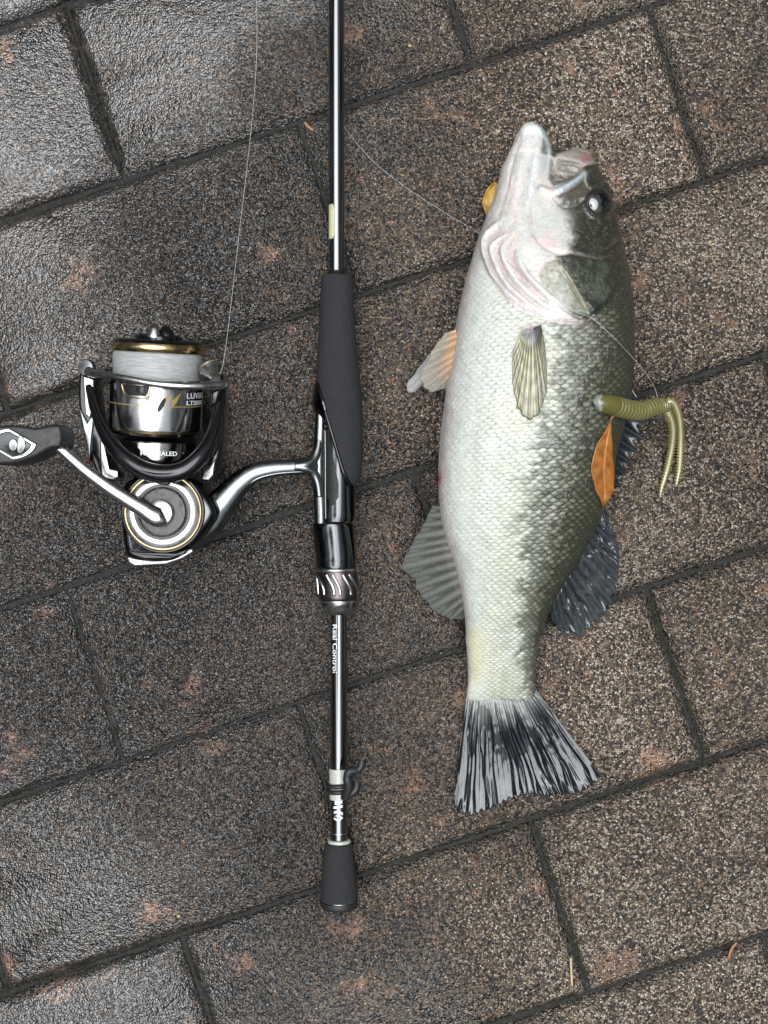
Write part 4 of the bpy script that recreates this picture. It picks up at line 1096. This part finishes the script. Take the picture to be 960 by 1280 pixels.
# handle
handle = lathe('handle', [(.0, .0068), (.0060, .0066), (.0085, .0070), (.0098, .0066), (.0105, .0050)], Wp(205, 641, .0505), Vector((-.1, 0, 1)), M['silver'], reel, 40)
hk = interp_list([(204, 646, .0605, 10.5), (199, 647.5, .0612, 12.5), (190, 644, .0618, 12.5), (178, 636, .0626, 10.5), (160, 625, .0638, 9.6), (135, 609, .0655, 9.0), (108, 589, .0672, 8.2), (88, 572, .0684, 7.4), (74, 559, .0692, 7.0), (70, 555, .0695, 7.0)], 7)
tube('crank_arm', [Wp(*k[:3]) for k in hk], [px(k[3], k[2]) for k in hk], M['silver'], handle, 22, 0.72)
kn = prism('knob', smooth_poly([(-34, 536), (-8, 532), (20, 531), (44, 534), (62, 531), (74, 531), (77.5, 540), (77.5, 551), (74, 559), (62, 561), (44, 571), (20, 579), (-8, 580), (-34, 574), (-42, 555)], 4), .056, .082, M['rubber'], handle, .006, 6)
for nm, sc_, z0, z1, mt in (('knob_cap', 1.0, .0815, .0835, 'silver'), ('knob_inlay', .80, .0825, .0840, 'blackgloss')):
    P = []
    for k in range(32):
        t_ = (k/16)-1 if k < 16 else 1-(k-16)/16; sg_ = -1 if k < 16 else 1
        P.append((13+33*sc_*t_, 555+20*sc_*sg_*max(0.0, 1-t_*t_)**0.62))
    prism(nm, P, z0, z1, M[mt], kn, .0006)
prism('knob_bolt', [(16+6*math.cos(a), 556+8*math.sin(a)) for a in np.linspace(0, 2*math.pi, 20, endpoint=False)], .0835, .0848, M['gunmetal'], kn, .0005)
prism('knob_glint', smooth_poly([(23, 544), (29, 547), (32, 556), (28, 565), (22, 566), (21, 556)], 3), .0835, .0846, M['gunmetal'], kn, .0004)
# stem and foot
stk = interp_list([(212, 690, .034, 8), (236, 676, .034, 15), (258, 652, .033, 22), (276, 630, .032, 19), (296, 607, .031, 15), (316, 592, .030, 12.5), (338, 586, .029, 11), (362, 584, .0275, 10), (382, 583, .0255, 11), (394, 583, .023, 13), (400, 583, .020, 15)], 8)
stem = tube('stem', [Wp(*k[:3]) for k in stk], [px(k[3], k[2]) for k in stk], M['gunmetal'], reel, 28, 0.6)
tube('stem_edge', [Wp(k[0]+3, k[1]+k[3]*0.62, k[2]+px(k[3]*.30, .03)) for k in stk[6:66]], [0.0009]*60, M['gunmetal'], stem, 10)
ft = interp_list([(401.5, 500, .0225, 5.5), (401, 520, .0222, 7.2), (400, 548, .0218, 8), (398.5, 570, .0215, 9.5), (398, 585, .0213, 10.5), (398.5, 600, .021, 9.5), (400, 620, .0205, 8.3), (401, 645, .020, 8), (401, 658, .0198, 8)], 7)
tube('foot', [Wp(*k[:3]) for k in ft], [px(k[3], k[2]) for k in ft], M['gunmetal'], stem, 24, 1.0)
for sgn in (-1, 1):
    fk = interp_list([(368, 583, .027, 8), (382, 583+sgn*2, .026, 8), (392, 583+sgn*9, .0245, 7), (397.5, 583+sgn*22, .0235, 6.2), (399.5, 583+sgn*38, .0225, 5.5)], 6)
    tube('foot_web', [Wp(*k[:3]) for k in fk], [px(k[3], k[2]) for k in fk], M['gunmetal'], stem, 16)

# ------------------------------------------------------------------ LINES
main_line = [Wp(u, v, z) for u, v, z in [tuple(k) for k in interp_list([(268, 474, .0555), (277, 462, .055), (284, 420, .052), (298, 300, .045), (314, 160, .038), (321, 60, .034), (319, -40, .03), (312, -180, .026)], 10)]]
tag(tube('fishing_line', main_line, 0.00011, M['nylon'], None, 8), 'pale thin line running from the reel up past the left of the rod', 'fishing line')
ld = [(424, 150, .0145), (445, 178, .006), (470, 205, .002), (510, 236, .004), (560, 268, .014), (600, 293, .030)]
ld += [(u, v, fish_z(u, v)+.0022) for u, v in ((625, 318), (655, 345), (685, 368), (715, 388), (740, 398))]
ld += [(765, 420, fish_z(765, 420)+.004), (790, 446, .050), (808, 468, .042), (818, 484, .032), (822, 497, .031)]
tag(tube('leader_line', [Wp(u, v, z) for u, v, z in [tuple(k) for k in interp_list(ld, 8)]], 0.00011, M['nylon'], None, 8), 'thin clear leader crossing the fish head from the rod to the worm lure', 'fishing line')

# ------------------------------------------------------------------ WORM LURE
lure = empty('worm_lure', Wp(800, 520, 0), 'ribbed olive soft worm lure with two thin tails at the fish back', 'fishing lure')
def worm_body():
    ks = interp_list([(743, 505, .0625, 4), (744.5, 504.5, .0625, 8), (750, 504, .0620, 11.5), (764, 506, .0590, 12.8), (778, 510, .0540, 12.8), (792, 513, .0475, 12.6), (802, 513.5, .0430, 12.0), (812, 510, .0390, 11.4), (824, 507.5, .0345, 10.6), (834, 507, .0325, 8.5), (838, 507.5, .0320, 4)], 22)
    n = len(ks); seg = 28; V = np.zeros((n, seg, 3)); Cc = np.zeros((n, seg, 4))
    pts = [Wp(k[0], k[1], k[2]) for k in ks]
    for i in range(n):
        t = (pts[min(i+1, n-1)]-pts[max(i-1, 0)]).normalized(); a = t.cross(Vector((0, 0, 1))).normalized(); b = a.cross(t)
        u = ks[i][0]; rib = 0.0
        if u > 768: rib = 0.5+0.5*math.cos((u-768)/4.0*2*math.pi)
        amp = 0.11 if u > 768 and u < 834 else 0
        r = px(ks[i][3], ks[i][2])*(1-amp*rib)
        base = np.array((.110, .098, .028)); hi = np.array((.26, .24, .11)); tipc = np.array((.25, .26, .25))
        cc = base*(0.55*rib if amp else 1)+hi*(0.55*(1-rib) if amp else .0)+base*(.4 if amp else 0)
        for k in range(seg):
            an = 2*math.pi*k/seg
            V[i, k] = pts[i]+a*math.cos(an)*r+b*math.sin(an)*r
            c_ = tipc if u < 748+1.5*math.sin(an*3) else cc
            Cc[i, k] = (*c_, 1)
    return grid_mesh('body', V, Cc, closed_u=True)
link('body', worm_body(), M['worm'], lure)
def tail(keys, nm='tail'):
    ks = interp_list(keys, 30); n = len(ks); seg = 16; V = np.zeros((n, seg, 3)); Cc = np.zeros((n, seg, 4)); pts = [Wp(k[0], k[1], k[2]) for k in ks]; d = 0
    for i in range(n):
        t = (pts[min(i+1, n-1)]-pts[max(i-1, 0)]).normalized(); a = t.cross(Vector((0, 0, 1))).normalized(); b = a.cross(t)
        if i: d += (pts[i]-pts[i-1]).length
        bead = abs(math.sin(d/0.0017*math.pi)); r = px(ks[i][3], ks[i][2])
        for k in range(seg):
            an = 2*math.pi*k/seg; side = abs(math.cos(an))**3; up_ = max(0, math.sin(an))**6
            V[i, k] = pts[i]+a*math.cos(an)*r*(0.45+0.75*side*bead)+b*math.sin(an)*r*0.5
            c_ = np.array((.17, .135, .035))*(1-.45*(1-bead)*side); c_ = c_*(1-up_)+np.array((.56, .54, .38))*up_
            Cc[i, k] = (*c_, 1)
    return link(nm, grid_mesh(nm, V, Cc, closed_u=True), M['worm'], lure)
tail([(832, 506, .0345, 5), (838, 502, .0345, 5.6), (844, 508, .030, 5.8), (849, 525, .021, 5.6), (850.5, 552, .010, 5.2), (849, 585, .0045, 4.6), (846, 602, .0032, 3.2), (845, 608, .003, .6)])
tail([(828, 511, .033, 5), (835, 517, .031, 5.6), (840.5, 533, .022, 5.6), (840, 556, .012, 5.2), (834, 586, .005, 4.8), (827, 610, .0034, 3.4), (825, 622, .003, .6)])

# ------------------------------------------------------------------ LEAVES
def leaf(name, spine, wid, label, zf, base, vein, stem_pts=None, group=None, seed=0):
    """spine: (u, v) keys, wid: (left, right) half-widths in px; zf(u, v, side) height"""
    ks = interp_list([(*p, *w_) for p, w_ in zip(spine, wid)], 8); n = len(ks); m = 17
    V = np.zeros((n, m, 3)); Cc = np.zeros((n, m, 4))
    for i, (u, v, wl, wr) in enumerate(ks):
        for j in range(m):
            f = (j/(m-1))*2-1; off = f*(wl if f < 0 else wr)*(1+.015*math.sin(i*1.7+seed)+.05*math.sin(i*.45+seed))
            uu = u+off
            z = zf(uu, v, f)
            side = math.exp(-(f/0.07)**2); vn = (abs(math.sin((i*0.42-abs(f)*3.2))) ** 10)*0.5
            p = Wp(uu, v, z); V[i, j] = (p.x, p.y, p.z+0.0005*side*0-0.0006*side+0.0007*float(vnoise(np.array([uu/9.0]), np.array([v/12.0]), 310+seed)[0]))
            k = 0.5+0.5*float(vnoise(np.array([uu/5.0]), np.array([v/7.0]), 300+seed)[0])
            k2 = 0.5+0.5*float(fbm(np.array([uu/3.0]), np.array([v/4.0]), 330+seed)[0]); c_ = np.array(base)*(0.45+0.55*k+0.55*k2)*np.array((1, 1+.25*(k-.5), 1)); mixv = min(1, side*.8+vn*.6); c_ = c_*(1-mixv)+np.array(vein)*mixv
            c_ = c_*(1-.65*max(0, (i/(n-1)-.86)/.14)); Cc[i, j] = (*c_, 1)
    me = grid_mesh('blade', V, Cc)
    r = empty(name, Wp(spine[0][0], spine[0][1], 0), label, 'leaf', group)
    o = link('blade', me, M['leafm'], r); sm = o.modifiers.new('solid', 'SOLIDIFY'); sm.thickness = 0.0004
    if stem_pts: tube('stalk', [Wp(*q) for q in [tuple(k) for k in interp_list(stem_pts, 6)]], 0.0007, M['stalk'], r, 8)
    return r
M['stalk'] = mat('leaf_stalk', (0.20, 0.075, 0.035), 0.4)
def leaf_z(u, v, f):
    zl = fish_z(740, v)+.0022
    return zl-(u-738)*0.00030-0.0000*f
leaf('fallen_leaf', [(763, 527), (760, 540), (757, 556), (754.5, 575), (754.5, 595), (755, 610), (755, 622), (754, 633)],
     [(.6, .8), (5, 3.5), (11, 8), (15, 12), (14.5, 13), (11.5, 12), (6, 7), (.6, .6)],
     'orange-brown pointed leaf stuck on the back of the fish below the lure', leaf_z, (.30, .105, .018), (.40, .19, .06),
     [(763, 529, fish_z(740, 529)-.0050), (764, 523, fish_z(740, 523)-.0040), (768, 519.5, fish_z(740, 519)-.004), (774, 518, fish_z(740, 518)-.0045)], seed=1)
leaf('fallen_leaf', [(618, 228), (614, 236), (611, 247), (611, 258), (613, 268), (616, 276)],
     [(1, 3), (5, 8), (7, 12), (7.5, 12), (5, 10), (.6, 3)],
     'small yellow-orange leaf peeping out behind the fish head', lambda u, v, f: 0.006+.002*f*f, (.52, .30, .05), (.48, .42, .10), None, seed=5)

# ------------------------------------------------------------------ small litter on the paving
M['straw'] = mat('dry_straw', (0.42, 0.33, 0.20), 0.5, nscale=900, cvar=.3)
M['rustneedle'] = mat('rust_needle', (0.30, 0.13, 0.06), 0.5, nscale=900, cvar=.3)
M['moss'] = mat('moss', (0.020, 0.024, 0.010), 0.8, nscale=1500, cvar=.7, bump=.0005)
def litter(name, pts, rad, m, label, cat='twig'):
    return tag(tube(name, [Wp(*p) for p in [tuple(k) for k in interp_list(pts, 5)]], rad, m, None, 8, .7), label, cat)
litter('straw', [(713.5, 1197, .0012), (714, 1212, .001), (715, 1232, .001)], .0007, M['straw'], 'pale straw stalk lying beside the joint at the bottom right')
litter('pine_needle', [(921, 1178, .001), (914, 1187, .0012), (911, 1198, .001)], .0007, M['rustneedle'], 'short rust-coloured needle on the joint near the bottom right corner')
litter('pine_needle', [(381, 153, .001), (385, 158, .0013), (391, 163, .001)], .0008, M['rustneedle'], 'tiny brown needle on the joint left of the rod near its top')
def crumb(u, v, r, m, label, seed):
    rs = random.Random(seed); bm = bmesh.new(); bmesh.ops.create_icosphere(bm, subdivisions=2, radius=r)
    for q in bm.verts: q.co *= rs.uniform(.75, 1.25); q.co.z *= .55
    me = bpy.data.meshes.new('leaf_crumb'); bm.to_mesh(me); bm.free(); me.transform(Matrix.Translation(Wp(u, v, r*.4)))
    tag(link('leaf_crumb', me, m, None), label, 'debris')
M['yellowbit'] = mat('yellow_bit', (0.45, 0.34, 0.12), 0.5, nscale=900, cvar=.3)
crumb(223, 1145, .0011, M['yellowbit'], 'small yellow crumb on the paver at the bottom left', 1)
crumb(512, 57, .0009, M['yellowbit'], 'tiny yellow fleck on the paver at the top centre right of the rod', 2)
crumb(887, 303, .0009, M['yellowbit'], 'tiny yellow fleck on the paver right of the fish head', 3)
def moss():
    V, F = [], []
    for (u0, v0, u1, v1, cnt) in ((885, 212, 960, 190, 260), (672, 1035, 738, 1235, 300), (812, 745, 884, 945, 160), (0, 1238, 120, 1210, 80), (640, 1040, 900, 945, 120), (100, 745, 160, 935, 120), (80, 20, 150, 210, 60)):
        for _ in range(cnt):
            t = random.random(); c = Wp(u0+(u1-u0)*t+random.gauss(0, 1.6), v0+(v1-v0)*t+random.gauss(0, 1.6), -0.0042+random.uniform(0, .0018)); r = random.uniform(.0005, .0012); b = len(V)
            for d in ((1, 0, 0), (-.5, .87, 0), (-.5, -.87, 0), (0, 0, 1.1)): V.append(c+Vector(d)*r*random.uniform(.7, 1.2))
            F += [(b, b+1, b+3), (b+1, b+2, b+3), (b+2, b, b+3)]
    tag(mk('moss', V, F, M['moss'], None), 'dark green moss crumbs caught in the paver joints', 'moss', kind='stuff')
moss()
